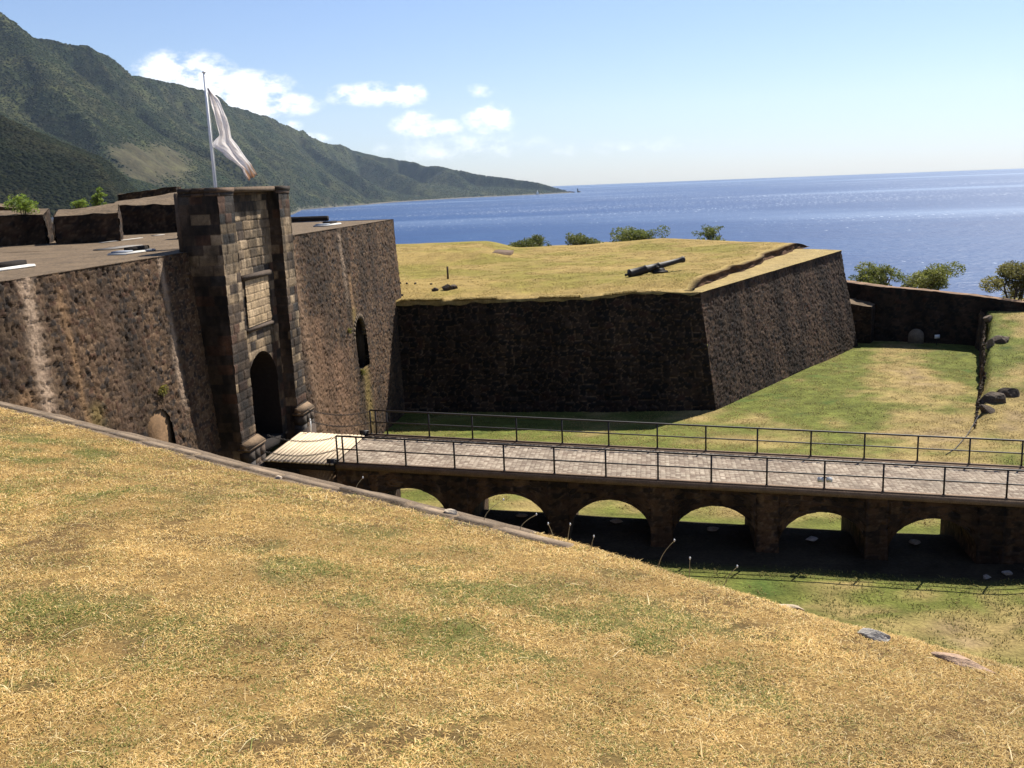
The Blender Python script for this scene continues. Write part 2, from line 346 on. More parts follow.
# sea: one disc reaching the visual horizon
def make_sea():
    r = np.concatenate([[5, 60], np.geomspace(150, 20690, 90)]); a = np.linspace(0, 2 * np.pi, 181)[:-1]
    Rr, Aa = np.meshgrid(r, a, indexing='ij')
    P = np.stack([Rr * np.sin(Aa), Rr * np.cos(Aa), np.full(Rr.shape, SEA)], -1).reshape(-1, 3)
    i = np.arange(len(r) - 1)[:, None] * 180; j = np.arange(180)[None, :]; jn = (j + 1) % 180
    F = np.stack([i + j, i + 180 + j, i + 180 + jn, i + jn], -1).reshape(-1, 4)[:, ::-1]
    m = bpy.data.materials.new('sea_water'); m.use_nodes = True; t = m.node_tree; nn = t.nodes; ll = t.links
    b = nn['Principled BSDF']; b.inputs['Roughness'].default_value = .40; b.inputs['IOR'].default_value = 1.33; b.inputs['Specular IOR Level'].default_value = .30
    g = nn.new('ShaderNodeNewGeometry')
    def noise(scale, det, stretch=(1, 1, 1)):
        mpn = nn.new('ShaderNodeMapping'); mpn.inputs['Scale'].default_value = stretch; ll.new(g.outputs['Position'], mpn.inputs[0])
        q = nn.new('ShaderNodeTexNoise'); q.inputs['Scale'].default_value = scale; q.inputs['Detail'].default_value = det; ll.new(mpn.outputs[0], q.inputs['Vector']); return q.outputs['Fac']
    big = noise(.0006, 4, (.5, 1.6, 1)); mid = noise(.006, 4, (.7, 1.5, 1))
    cr = nn.new('ShaderNodeMapRange'); cr.inputs['From Min'].default_value = .3; cr.inputs['From Max'].default_value = .7; ll.new(big, cr.inputs['Value'])
    mix = nn.new('ShaderNodeMix'); mix.data_type = 'RGBA'; ll.new(cr.outputs[0], mix.inputs[0])
    mix.inputs[6].default_value = (.003, .026, .100, 1); mix.inputs[7].default_value = (.005, .036, .125, 1)
    mix2 = nn.new('ShaderNodeMix'); mix2.data_type = 'RGBA'; cr2 = nn.new('ShaderNodeMapRange')
    cr2.inputs['From Min'].default_value = .35; cr2.inputs['From Max'].default_value = .75; cr2.inputs['To Max'].default_value = .5; ll.new(mid, cr2.inputs['Value'])
    ll.new(cr2.outputs[0], mix2.inputs[0]); ll.new(mix.outputs[2], mix2.inputs[6]); mix2.inputs[7].default_value = (.015, .056, .15, 1)
    # sun glitter painted as scattered white flecks
    glint = noise(.10, 3, (1, .30, 1)); glint_patch = noise(.0012, 3, (.6, 1.8, 1))
    wth = math_node(t, 'ADD', math_node(t, 'MULTIPLY', glint_patch, .30), glint)
    ln_ = nn.new('ShaderNodeVectorMath'); ln_.operation = 'LENGTH'; ll.new(g.outputs['Position'], ln_.inputs[0])
    off = nn.new('ShaderNodeMapRange'); off.inputs['From Min'].default_value = 1600; off.inputs['From Max'].default_value = 4600; off.inputs['To Min'].default_value = -.10; off.inputs['To Max'].default_value = .0; ll.new(ln_.outputs['Value'], off.inputs['Value'])
    wth = math_node(t, 'ADD', wth, off.outputs[0])
    wr = nn.new('ShaderNodeMapRange'); wr.inputs['From Min'].default_value = .755; wr.inputs['From Max'].default_value = .87; ll.new(wth, wr.inputs['Value'])
    mix3 = nn.new('ShaderNodeMix'); mix3.data_type = 'RGBA'; ll.new(wr.outputs[0], mix3.inputs[0]); ll.new(mix2.outputs[2], mix3.inputs[6]); mix3.inputs[7].default_value = (.75, .8, .85, 1)
    # pale sheen of sunlit water painted in broad bands
    sheen = noise(.00035, 4, (.35, 1.5, 1)); sr = nn.new('ShaderNodeMapRange'); sr.inputs['From Min'].default_value = .55; sr.inputs['From Max'].default_value = .66; sr.inputs['To Max'].default_value = .55; ll.new(sheen, sr.inputs['Value'])
    mix4 = nn.new('ShaderNodeMix'); mix4.data_type = 'RGBA'; ll.new(sr.outputs[0], mix4.inputs[0]); ll.new(mix3.outputs[2], mix4.inputs[6]); mix4.inputs[7].default_value = (.20, .27, .38, 1)
    ll.new(mix4.outputs[2], b.inputs['Base Color'])
    h1 = noise(.12, 5, (1, 1.5, 1)); h2 = noise(.035, 3, (1, 1.7, 1))
    hs = math_node(t, 'ADD', math_node(t, 'MULTIPLY', h1, .9), math_node(t, 'MULTIPLY', h2, 2.2))
    bu = nn.new('ShaderNodeBump'); bu.inputs['Distance'].default_value = 1.7; bu.inputs['Strength'].default_value = .8; ll.new(hs, bu.inputs['Height']); ll.new(bu.outputs[0], b.inputs['Normal'])
    tag(np_mesh('sea', P, F, m), kind='structure')
make_sea()

# mountains across the bay: ridge crests as polylines of real points, terrain = the tents they carry
CREST = [
    [(-3700, 3600, 900, .72), (-3050, 4500, 1050, .72), (-2555, 5000, 1030, .72), (-2504, 5100, 985, .72), (-2535, 5500, 940, .72), (-2303, 5700, 922, .72), (-2265, 5900, 862, .72), (-2275, 6200, 820, .72), (-2170, 6700, 788, .72), (-2060, 7150, 765, .72), (-2050, 7600, 745, .72), (-1985, 8200, 705, .72),
     (-1880, 8900, 660, .72), (-1700, 9500, 560, .72), (-1500, 10000, 480, .72), (-1070, 10300, 375, .72), (-560, 9950, 275, .68), (-290, 9800, 215, .62), (60, 9750, 155, .56), (290, 9700, 108, .5), (470, 9660, 60, .38), (600, 9640, 15, .38), (650, 9640, -60, .36)],
    # spurs running down to the bay
    [(-2504, 5100, 985, .6), (-2400, 5000, 890, .62), (-2090, 4700, 590, .62), (-1760, 4400, 300, .6), (-1560, 4200, 130, .55)],
    [(-2265, 5930, 850, .6), (-2080, 5700, 600, .62), (-1854, 5500, 420, .62), (-1604, 5400, 276, .6), (-1290, 5300, 122, .55), (-1190, 5270, 20, .5)],
    [(-2050, 7600, 730, .55), (-1850, 7200, 480, .58), (-1650, 6950, 250, .55), (-1450, 6850, 60, .5)],
    [(-2170, 6700, 770, .55), (-1960, 6500, 520, .58), (-1720, 6500, 290, .55), (-1500, 6600, 90, .5)],
    [(-1985, 8200, 690, .55), (-1700, 7900, 420, .58), (-1350, 7550, 170, .55), (-1180, 7400, 20, .5)],
    [(-1880, 8900, 645, .55), (-1500, 8600, 370, .58), (-1100, 8300, 130, .55), (-960, 8200, 0, .5)],
    [(-1500, 10000, 470, .55), (-1100, 9500, 280, .55), (-800, 9000, 130, .55), (-640, 8800, 0, .5)],
    [(-560, 9950, 265, .5), (-400, 9500, 140, .5), (-330, 9250, 20, .5)],
    # nearer spur on the left, darkened in colour for its shade
    [(-2300, 2000, 540, .5), (-1500, 2250, 305, .5), (-1180, 2300, 212, .5), (-1120, 2400, 182, .5), (-1085, 2450, 147, .5), (-1040, 2520, 105, .5), (-960, 2620, 50, .48), (-820, 2720, -10, .45), (-650, 2850, -90, .4)],
    [(-3050, 4500, 1000, .5), (-2700, 3900, 760, .55), (-2200, 3400, 470, .55), (-1850, 3200, 300, .5)],
]
def hills_height(X, Y):
    wx = X + 70 * (fbm(X / 420, Y / 420, 5, 3) - .5); wy = Y + 70 * (fbm(X / 420, Y / 420, 9, 3) - .5)
    H = np.full(X.shape, -400.)
    for ip, pl in enumerate(CREST):
        pl = [(p[0], p[1], p[2] - .0124 * p[1], p[3]) for p in pl]
        for (a, b) in zip(pl[:-1], pl[1:]):
            dx, dy = b[0] - a[0], b[1] - a[1]; q = dx * dx + dy * dy
            t = np.clip(((wx - a[0]) * dx + (wy - a[1]) * dy) / q, 0, 1)
            d = np.hypot(wx - a[0] - t * dx, wy - a[1] - t * dy); z = a[2] + t * (b[2] - a[2]); sl = a[3] + t * (b[3] - a[3])
            h = z - sl * (np.sqrt(d * d + 30 ** 2) - 30)
            if 0 < ip < 9: h = z - 1.3 * sl * (np.sqrt(d * d + 25 ** 2) - 25)
            if ip == 0:
                zr = np.maximum(z + 130, 30); h = z - 1.15 * zr * (1 - np.exp(-(np.sqrt(d * d + 30 ** 2) - 30) / (.60 * zr)))
            H = np.maximum(H, h) + 0
    rel = np.clip((H + 130) / 300, 0, 1)
    rid = 1 - np.abs(2 * fbm(X / 260, Y / 260, 21, 4) - 1); rid2 = 1 - np.abs(2 * fbm(X / 620, Y / 620, 25, 3) - 1)
    H = H + rel * (22 * (rid - .74) + 70 * (rid2 - .74) + 10 * (fbm(X / 70, Y / 70, 31, 3) - .5))
    # valley floor and coastal shelf, inland of the shore line
    SH = np.array([(-200, 600), (-600, 1500), (-1000, 3000), (-1130, 4800), (-1180, 5400), (-1260, 5900), (-1358, 6507), (-1120, 7300), (-868, 8153), (-560, 8650), (-271, 9015), (250, 9230), (590, 9520), (690, 9640), (640, 9720)], float)
    xs = np.interp(Y, SH[:, 1], SH[:, 0]); inl = xs - X
    base = SEA + np.clip(inl * .10, -12, 170) + 10 * np.clip(inl / 200, 0, 1) * (fbm(X / 160, Y / 160, 44, 3) - .5)
    H = np.minimum(H, SEA + 1.7 * np.maximum(inl, -30) + 6)
    return np.maximum(H, base)
def make_hills():
    xs = np.arange(-3900, 760, 17.0); ys = np.arange(900, 10300, 23.0)
    X, Y = np.meshgrid(xs, ys, indexing='ij'); H = hills_height(X, Y)
    gx = np.gradient(H, 17.0, axis=0); gy = np.gradient(H, 23.0, axis=1)
    n1 = fbm(X / 130, Y / 130, 51, 4); n2 = fbm(X / 30, Y / 30, 61, 3)
    c = lerp(np.array((.013, .020, .007)), np.array((.040, .043, .015)), sstep(.35, .65, n1)[..., None])
    c = c * lerp(.35, 1.5, sstep(.25, .75, fbm(X / 38, Y / 38, 63, 3)))[..., None]; c = lerp(c, np.array((.060, .056, .024)), (sstep(.55, .72, n2) * .55)[..., None])
    scar = sstep(1.05, .55, np.hypot((X + 1590 + .03 * (Y - 4500)) / 130, (Y - 4600) / 560) + 1.1 * (n1 - .5))
    c = lerp(c, np.array((.085, .070, .038)), (scar * .6)[..., None])
    shore = sstep(-118, -126, H); c = lerp(c, np.array((.16, .14, .11)), (shore * .8)[..., None])
    c = c * (1 - .45 * sstep(3000, 2500, Y))[..., None]  # shade on the near spur painted into the hill colour
    P = np.stack([X, Y, H], -1).reshape(-1, 3); F = grid_faces(len(xs), len(ys))
    keep = H.reshape(-1)[F].max(1) > SEA - 3; F = F[keep]
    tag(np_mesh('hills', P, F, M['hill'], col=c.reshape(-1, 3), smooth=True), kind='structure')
    return scar
make_hills()
def make_forest(n=150000):
    """tree crowns over the slopes that face the fort: one far-off wood"""
    r_ = np.random.default_rng(3)
    az = r_.uniform(-.60, .075, n * 2); d = 1500 * (9900 / 1500) ** r_.uniform(0, 1, n * 2) ** .85
    X = az * d; Y = d; H = hills_height(X, Y)
    n1 = fbm(X / 130, Y / 130, 51, 4)
    scar = sstep(1.05, .55, np.hypot((X + 1590 + .03 * (Y - 4500)) / 130, (Y - 4600) / 560) + 1.1 * (n1 - .5))
    ok = (H > SEA + 6) & (r_.uniform(size=n * 2) > scar); X, Y, H, n1 = X[ok][:n], Y[ok][:n], H[ok][:n], n1[ok][:n]; k = len(X)
    rad = r_.uniform(3.0, 6.5, k) * (1 + Y / 14000); hgt = rad * r_.uniform(.35, .8, k)
    base = np.array([[1, 0, 0], [0, 1, 0], [-1, 0, 0], [0, -1, 0], [0, 0, 1], [.6, .6, .62], [-.6, .6, .62], [-.6, -.6, .62], [.6, -.6, .62]], float)
    F0 = np.array([[0, 1, 5], [1, 2, 6], [2, 3, 7], [3, 0, 8], [0, 5, 8], [1, 6, 5], [2, 7, 6], [3, 8, 7], [5, 6, 4], [6, 7, 4], [7, 8, 4], [8, 5, 4]])
    th = r_.uniform(0, 6.28, k); ca, sa = np.cos(th)[:, None], np.sin(th)[:, None]
    B = base[None] * r_.uniform(.75, 1.25, (k, 9, 1))
    V = np.stack([(B[..., 0] * ca - B[..., 1] * sa) * rad[:, None] + X[:, None], (B[..., 0] * sa + B[..., 1] * ca) * rad[:, None] + Y[:, None], B[..., 2] * hgt[:, None] + H[:, None] - rad[:, None] * .22], -1)
    F = (F0[None] + (np.arange(k) * 9)[:, None, None]).reshape(-1, 3)
    c = lerp(np.array((.011, .019, .006)), np.array((.036, .041, .012)), r_.uniform(0, 1, (k, 1)) ** 1.4)
    c = lerp(c, np.array((.055, .050, .020)), (sstep(.48, .66, n1) * r_.uniform(0, .9, k))[:, None])
    dk = sstep(3000, 2500, Y) * .5; c = c * (1 - dk)[:, None]  # crowns on the near spur darkened to match its painted shade
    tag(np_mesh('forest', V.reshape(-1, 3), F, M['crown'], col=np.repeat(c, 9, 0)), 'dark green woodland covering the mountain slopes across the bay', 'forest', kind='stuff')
make_forest()

# ------------------------------------------------------------------ the fort hill and the dry moat
EDGE = np.array([(49., 24.4), (53., 26.4), (58., 29.2), (65., 32.5), (71., 35.6), (76., 37.2), (90., 40.)])   # y, x of the broken bank's lip
BZ = np.array([(45., -14.1), (50., -13.75), (54., -13.2), (60., -12.7), (66., -12.0), (71., -11.25), (75., -11.1), (90., -12.)])
def ground_z(x, y):
    s, t = to_st(x, y)
    z0 = -12.75 - .047 * np.clip(s, -6, 22)
    z = lerp(z0, -13.9, sstep(5, 17, t))
    z = z + .07 * (fbm(x / 3.1, y / 3.1, 71, 3) - .5) + .25 * (fbm(x / 9., y / 9., 75, 3) - .5)
    z = z - .55 * sstep(2.5, 4.6, t) * sstep(14, 7, t) * sstep(-4, 1, s)
    z = z + 1.3 * sstep(22, 32, s) * sstep(1.5, -2, t)                    # the ground swells at the right below the bridge
    lip = np.interp(y, EDGE[:, 0], EDGE[:, 1]); zb = np.interp(y, BZ[:, 0], BZ[:, 1]) + .05 * (x - lip)
    zb = np.minimum(zb, -10.6) + .25 * (fbm(x / 2.2, y / 2.2, 77, 3) - .5)
    w = sstep(-.25, .35, x - lip) * (y > 46) * (x > 20)
    z = lerp(z, np.maximum(z, zb), w)
    r = np.hypot(x, y - 45); z = z - .55 * np.maximum(r - 56, 0) + .6 * np.maximum(r - 60, 0) * (fbm(x / 30, y / 30, 79, 3) - .5) * .4
    return z
GREEN, STRAW, EARTH = np.array((.114, .124, .026)), np.array((.27, .198, .078)), np.array((.225, .160, .088))
def make_ground():
    a = np.concatenate([np.arange(-300, -34, 14), np.arange(-34, 14, 1.0), np.arange(14, 24, .5), np.arange(24, 42, .3), np.arange(42, 60, 1.0), np.arange(60, 320, 14)])
    b = np.concatenate([np.arange(-160, 10, 10), np.arange(10, 24, 1.), np.arange(24, 82, .3), np.arange(82, 110, 1.), np.arange(110, 330, 14)])
    X, Y = np.meshgrid(a, b, indexing='ij'); Z = np.maximum(ground_z(X, Y), SEA - 2)
    s, t = to_st(X, Y)
    n1 = fbm(X / 5.5, Y / 5.5, 81, 4); n2 = fbm(X / 1.3, Y / 1.3, 87, 4)
    dry = .15 + 1.5 * (n1 - .5) + 1.3 * (n2 - .5)
    # worn path that curves up the lawn to the far wall
    py = np.interp(Y, [40, 48, 56, 64, 70, 76], [20, 22.5, 24.5, 26.6, 28.6, 31]); pw = np.interp(Y, [40, 50, 60, 70, 78], [4.5, 4.2, 3.0, 2.3, 2.6])
    dry = dry + .62 * np.exp(-((X - py) / pw) ** 2) * sstep(36, 46, Y)
    dry = dry + .45 * sstep(4, 8, t) * sstep(13, 7, t) * sstep(.40, .6, n1) - .25 * np.exp(-((t - 14) / 5.) ** 2) * sstep(22, 8, s)
    lip = np.interp(Y, EDGE[:, 0], EDGE[:, 1]); dry = dry + .55 * sstep(.3, 2.5, X - lip) * (Y > 44)
    dry = dry + .10 * sstep(-3, -6, t) + .6 * sstep(.46, .62, fbm(X / 2.0, Y / 2.0, 83, 4)) * (t < -2.2) + .70 * np.exp(-((t + 5.2) / 1.8) ** 2) * np.exp(-((s - 20) / 4.) ** 2) + .35 * sstep(-6, -11, t)
    c = lerp(GREEN, STRAW, sstep(.15, .85, dry)[..., None]); c = lerp(c, EARTH, (sstep(.85, 1.35, dry) * .7)[..., None])
    c = lerp(c, GREEN * np.array((.55, .75, .7)), (sstep(.60, .74, n2) * sstep(.75, .3, dry))[..., None])
    bridge_shade = sstep(-2.2, -1.2, t) * sstep(4.3, 3.7, t) * sstep(-6, -3, s); c = lerp(c, np.array((.048, .035, .021)) * lerp(.6, 1.3, n2)[..., None], bridge_shade[..., None])  # bridge shadow deepened by dark brown painted on the ground
    c = c * lerp(.55, 1.38, fbm(X / .5, Y / .5, 89, 3))[..., None]
    lowland = sstep(58, 70, np.hypot(X, Y - 45)); c = lerp(c, np.array((.045, .055, .02)), lowland[..., None])
    P = np.stack([X, Y, Z], -1).reshape(-1, 3)
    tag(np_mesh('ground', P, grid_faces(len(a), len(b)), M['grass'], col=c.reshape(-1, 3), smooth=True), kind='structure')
make_ground()

# ------------------------------------------------------------------ the grassy slope the photographer looks over
LA, LB = np.array((-8.37, 15.43)), np.array((3.74, 6.59))
Ld = (LB - LA) / np.linalg.norm(LB - LA); Ln = np.array((-Ld[1], Ld[0]))          # Ln points out over the moat
if Ln[1] < 0: Ln = -Ln
def slope_z(x, y):
    q = (x - LA[0]) * Ln[0] + (y - LA[1]) * Ln[1]                                  # signed distance beyond the lip
    u = (x - LA[0]) * Ld[0] + (y - LA[1]) * Ld[1]
    z = -2.4 - .12 * x - .12 * y + .16 * (fbm(x / 3.2, y / 3.2, 91, 3) - .5) + .05 * (fbm(x / .5, y / .5, 95, 3) - .5)
    rnd = sstep(10.6, 13.5, u)
    z = z - rnd * .45 * np.maximum(q + .35, 0) ** 2
    return z
def slope_dry(x, y):
    n1 = fbm(x / 1.9, y / 1.9, 101, 4); n2 = fbm(x / .45, y / .45, 105, 4)
    g = sstep(.52, .70, n1) * sstep(.42, .66, n2) * .8
    for (px, py, rx, ry) in [(-4.6, 9.6, 1.6, .5), (-.35, 6.9, 1.3, .5), (.55, 4.9, .8, .4), (-2.9, 6.1, 1.0, .35), (-1.6, 5.0, .9, .3), (-6.6, 12.6, 1.2, .5), (-1.3, 8.6, .8, .4)]:
        g = np.maximum(g, np.exp(-((x - px) / rx) ** 2 - ((y - py) / ry) ** 2) * sstep(.36, .66, n2) * .75)
    return np.clip(g, 0, 1), n1, n2
def make_slope():
    u = np.arange(-16, 30, .12); q = np.concatenate([np.arange(-26, -12, .5), np.arange(-12, .001, .10), np.array([.06, .12, .2, .3])])
    U, Q = np.meshgrid(u, q, indexing='ij')
    X = LA[0] + U * Ld[0] + np.minimum(Q, .3) * Ln[0]; Y = LA[1] + U * Ld[1] + np.minimum(Q, .3) * Ln[1]
    Z = slope_z(X, Y)
    g, n1, n2 = slope_dry(X, Y)
    c = lerp(np.array((.24, .15, .052)), np.array((.12, .074, .029)), sstep(.35, .65, n2)[..., None]); c = lerp(c, np.array((.15, .155, .045)), (g * .7)[..., None]); c = lerp(c, np.array((.15, .11, .075)), ((Q > -.18) * (U < 10.5))[..., None] * 1.0)
    P = np.stack([X, Y, Z], -1)
    P = np.concatenate([P, np.stack([X[:, -1:] + Ln[0] * .55, Y[:, -1:] + Ln[1] * .55, np.full_like(X[:, -1:], -15.0)], -1)], 1)
    c = np.concatenate([c, np.tile(np.array((.1, .075, .055)), (len(u), 1, 1))], 1)
    tag(np_mesh('grass_slope', P.reshape(-1, 3), grid_faces(len(u), len(q) + 1)[:, ::-1], M['grassn'], col=c.reshape(-1, 3), smooth=True), kind='structure')
make_slope()
def blades(name, X, Y, zf, r_, hgt, wid, cols, lean=(.3, 1.4), parent=None):
    k = len(X); Z = zf(X, Y) - .004
    a = r_.uniform(0, 6.283, k); ln = r_.uniform(lean[0], lean[1], k); h = hgt * r_.uniform(.5, 1.5, k)
    dx, dy = np.cos(a), np.sin(a); tx, ty = -dy, dx; w = wid * r_.uniform(.6, 1.4, k)
    def pt(f, hh, sd, wv): return np.stack([X + dx * f + tx * sd * wv, Y + dy * f + ty * sd * wv, Z + hh], -1)
    f1 = h * .35 * ln; h1 = h * .62 / (1 + .35 * ln); f2 = h * .95 * ln; h2 = h * 1.0 / (1 + .9 * ln)
    V = np.stack([pt(0, 0, -1, w), pt(0, 0, 1, w), pt(f1, h1, 1, w * .8), pt(f1, h1, -1, w * .8), pt(f2, h2, 0, 0)], 1).reshape(-1, 3)
    b = np.arange(k) * 5
    F = np.stack([b, b + 1, b + 2, b + 3, b + 3, b + 2, b + 4], 1).ravel(); sz = np.tile([4, 3], k)
    return np_mesh(name, V, F, M['blade'], parent, np.repeat(cols, 5, 0), sizes=sz)
def make_blades():
    r_ = np.random.default_rng(17)
    n = 1700000
    # density falls off with distance from the path the photographer stands on
    Y = 3.3 + (16.6 - 3.3) * r_.uniform(0, 1, n) ** 1.55; X = r_.uniform(-.72, .76, n) * (Y + .6)
    q = (X - LA[0]) * Ln[0] + (Y - LA[1]) * Ln[1]; u = (X - LA[0]) * Ld[0] + (Y - LA[1]) * Ld[1]
    lim = np.where(u < 10.4, -.10 + .10 * (vnoise(u * 2.3, u * 0, 3) - .5), .28)
    ok = q < lim
    cl = fbm(X / .11, Y / .11, 111, 3); ok &= r_.uniform(size=n) < sstep(.24, .56, cl) * .94 + .06
    X, Y = X[ok], Y[ok]; k = len(X)
    g, n1, n2 = slope_dry(X, Y)
    c = pal([(.58, .395, .145), (.69, .50, .21), (.48, .31, .105), (.34, .21, .072), (.81, .64, .34), (.14, .085, .035)], [4, 3, 3, 2.2, 1.1, 2], r_.uniform(size=k))
    c = c * lerp(.62, 1.5, fbm(X / .55, Y / .55, 121, 4))[:, None]
    grn = r_.uniform(size=k) < (g * .55 + .05 + .30 * sstep(.42, .66, fbm(X / 2.6, Y / 2.6, 107, 4)) * sstep(.35, .65, fbm(X / .3, Y / .3, 109, 2))); gc = lerp(np.array((.115, .145, .03)), np.array((.25, .25, .065)), r_.uniform(0, 1, (k, 1)))
    c = np.where(grn[:, None], gc, c)
    hg = .019 * (.6 + .9 * fbm(X / .5, Y / .5, 131, 3)) * (1 + .03 * Y)
    tag(blades('dry_grass', X, Y, slope_z, r_, hg, .0016 * (1 + .07 * Y), c, lean=(.5, 2.4)), 'short dry straw coloured grass covering the foreground slope', 'grass', kind='stuff')
make_blades()
def make_stalks():
    r_ = np.random.default_rng(41); n = 900; Y = 3.4 + 12 * r_.uniform(0, 1, n) ** 1.4; X = r_.uniform(-.6, .6, n) * (Y + .5)
    q = (X - LA[0]) * Ln[0] + (Y - LA[1]) * Ln[1]; ok = (q < -.3) & (fbm(X / .9, Y / .9, 171, 3) > .45); X, Y = X[ok], Y[ok]; k = len(X)
    c = pal([(.80, .66, .38), (.66, .50, .24), (.30, .30, .09), (.35, .23, .10)], [4, 3, 1.2, 1], r_.uniform(size=k))
    tag(blades('dry_stalks', X, Y, slope_z, r_, .07 * np.ones(k), .0022 * (1 + .06 * Y), c, lean=(.8, 3.2)), 'longer loose dry straws strewn over the foreground slope', 'straw', kind='stuff')
make_stalks()

def make_lawn():
    """rough tufts on the moat lawn, coloured like the ground they grow from"""
    r_ = np.random.default_rng(29); n = 380000
    Y = 22 + 56 * r_.uniform(0, 1, n) ** 1.25; X = r_.uniform(-8, 42, n); s, t = to_st(X, Y)
    ok = (np.abs(X) < .60 * Y) & ((t < -1.3) | (t > 5.2)) & (s > -4) & (Y < 76 - .0 * X) & (np.hypot(X, Y - 45) < 50)
    inb = ((X - 12.1) * -.614 * -1 * .789 > 1e9)
    # keep clear of the bastion body
    qr = (X - 11.35) * .789 - (Y - 57) * .614; qf = -(X - 11.35) * .1414 - (Y - 57) * .99
    ok &= (qr > 1.25) | (qf > .9)
    cl = fbm(X / .6, Y / .6, 141, 3); ok &= r_.uniform(size=n) < sstep(.35, .65, cl)
    X, Y, s, t = X[ok], Y[ok], s[ok], t[ok]; k = len(X)
    n1 = fbm(X / 5.5, Y / 5.5, 81, 4); n2 = fbm(X / 1.3, Y / 1.3, 87, 4); g = sstep(.62, .36, n1 + .4 * (n2 - .5))
    c = lerp(np.array((.34, .25, .09)), np.array((.10, .13, .026)), (g * r_.uniform(.3, 1, k))[:, None]) * r_.uniform(.45, 1.35, (k, 1))
    tag(blades('lawn_grass', X, Y, ground_z, r_, .085 * np.ones(k), .011 * (1 + 0 * Y), c, lean=(.4, 1.8)), 'rough mixed green and straw grass over the moat lawn', 'grass', kind='stuff')
make_lawn()
# ================================================================== THE CITADEL
TOPZ = -2.0
def mound_fn(size, k, **kw): return lambda U, V: rubble(U, V, size, k, **kw)
# left curtain wall
cw = empty('citadel_wall', fr(-5.2, -11.5, -13), 'long battered brown rubble wall with pale streaks, left of the gatehouse', 'wall', 'curtain walls of the citadel')
def streaked(streaks, k, **kw):
    def f(U, V):
        h, c = rubble(U, V, (.26, .17), k, **kw)
        for (u0, v0, v1, wd, sl, col, am) in streaks:
            cu = u0 + sl * (V - v0); m = np.exp(-((U - cu + .25 * (fbm(V * 1.5, U * 1.5, 7, 3) - .5)) / wd) ** 2) * sstep(v0 - .3, v0 + .2, V) * sstep(v1 + 1.2, v1 - .8, V)
            m = np.clip(m * (.5 + 1.0 * fbm(U * 5, V * 3, 9, 3)), 0, 1) * am
            c = lerp(c, np.array(col), m[..., None])
        return h, c
    return f
U0 = -22.0
def arch_hole(x, z, r, zs, zb=-99): return (np.abs(x - .8) < r) & (z > zb) & ((z < zs) | (np.hypot(x - .8, z - zs) < r))
LIME, OCHRE, MOSS = (.30, .25, .20), (.22, .15, .085), (.17, .14, .045)
wl = wall_patch('rubble_face', fr(-5.75, U0, 0), (fr(-5.25, -1.0, 0) - fr(-5.75, U0, 0)).normalized(), 21.0, TOPZ, -13.2, es,
                streaked([(12.0, 2.0, 11, .30, .0, LIME, .95), (13.4, 2.6, 10, .16, .02, OCHRE, .7), (19.0, 2.0, 7, .16, .0, LIME, .75), (15.5, 3, 9, .3, 0, (.10, .07, .05), .6), (14.0, 6.0, 7.2, .35, 0, MOSS, .6), (11.0, 5, 10, .5, 0, OCHRE, .5)], 3, depth=.042), M['stone'], cw, step=.045, batter=.065, hole=lambda U, Z: arch_hole(U - 16.4 - .0, Z, .80, -7.65))
# blind arch low in the left wall
def arch_slab(t0, t1, zb, zs, s, th, name, m, parent, nseg=14):
    b = MB(); r = (t1 - t0) / 2; c = (t0 + t1) / 2
    pts = [fr(s, t0, zb), fr(s, t1, zb)] + [fr(s, c + r * math.cos(a), zs + r * math.sin(a)) for a in np.linspace(0, math.pi, nseg)]
    b.prism(pts, Es * th); return b.build(name, m, parent)
M['ochre'] = vmat('ochre_render', .95, (2.5, .35), (14.0, .25), (12.0, .02), base=(.17, .10, .05))
M['voussoir'] = vmat('voussoir_stone', .92, (4.0, .2), (25.0, .25), (16.0, .02))
ba = arch_slab(-5.75, -3.85, -12.5, -7.65, -5.27, .22, 'blind_arch', M['ochre'], cw)
# right curtain wall
cw2 = empty('citadel_wall', fr(-4.9, 15.5, -13), 'tall battered brown rubble wall with small arched opening, right of the gatehouse', 'wall', 'curtain walls of the citadel')
ud2 = (fr(-4.85, 25.6, 0) - fr(-5.15, 5.9, 0)).normalized()
wr = wall_patch('rubble_face', fr(-5.15, 5.9, 0), ud2, 19.7, TOPZ, -14.4, es,
                streaked([(.4, 2.0, 9, .3, .0, OCHRE, .7), (1.2, 2.0, 8, .28, .05, OCHRE, .8), (2.6, 2.2, 12, .35, .12, (.20, .145, .10), .7), (9.3, 2.2, 5.5, .22, .05, LIME, .6), (10.2, 4.5, 8, .25, .0, OCHRE, .8), (4.5, 6, 12, 1.2, 0, (.19, .125, .08), .5), (11.0, 9.4, 13, .5, .0, MOSS, .75), (10.2, 6.4, 7.2, .3, 0, MOSS, .8), (7, 8, 13, 1.5, 0, (.20, .13, .085), .5)], 13, depth=.045), M['stone'], cw2, step=.05, batter=.05, hole=lambda U, Z: arch_hole(U - (16.85 - 5.9) + .8, Z, .95, -7.85, -9.7))
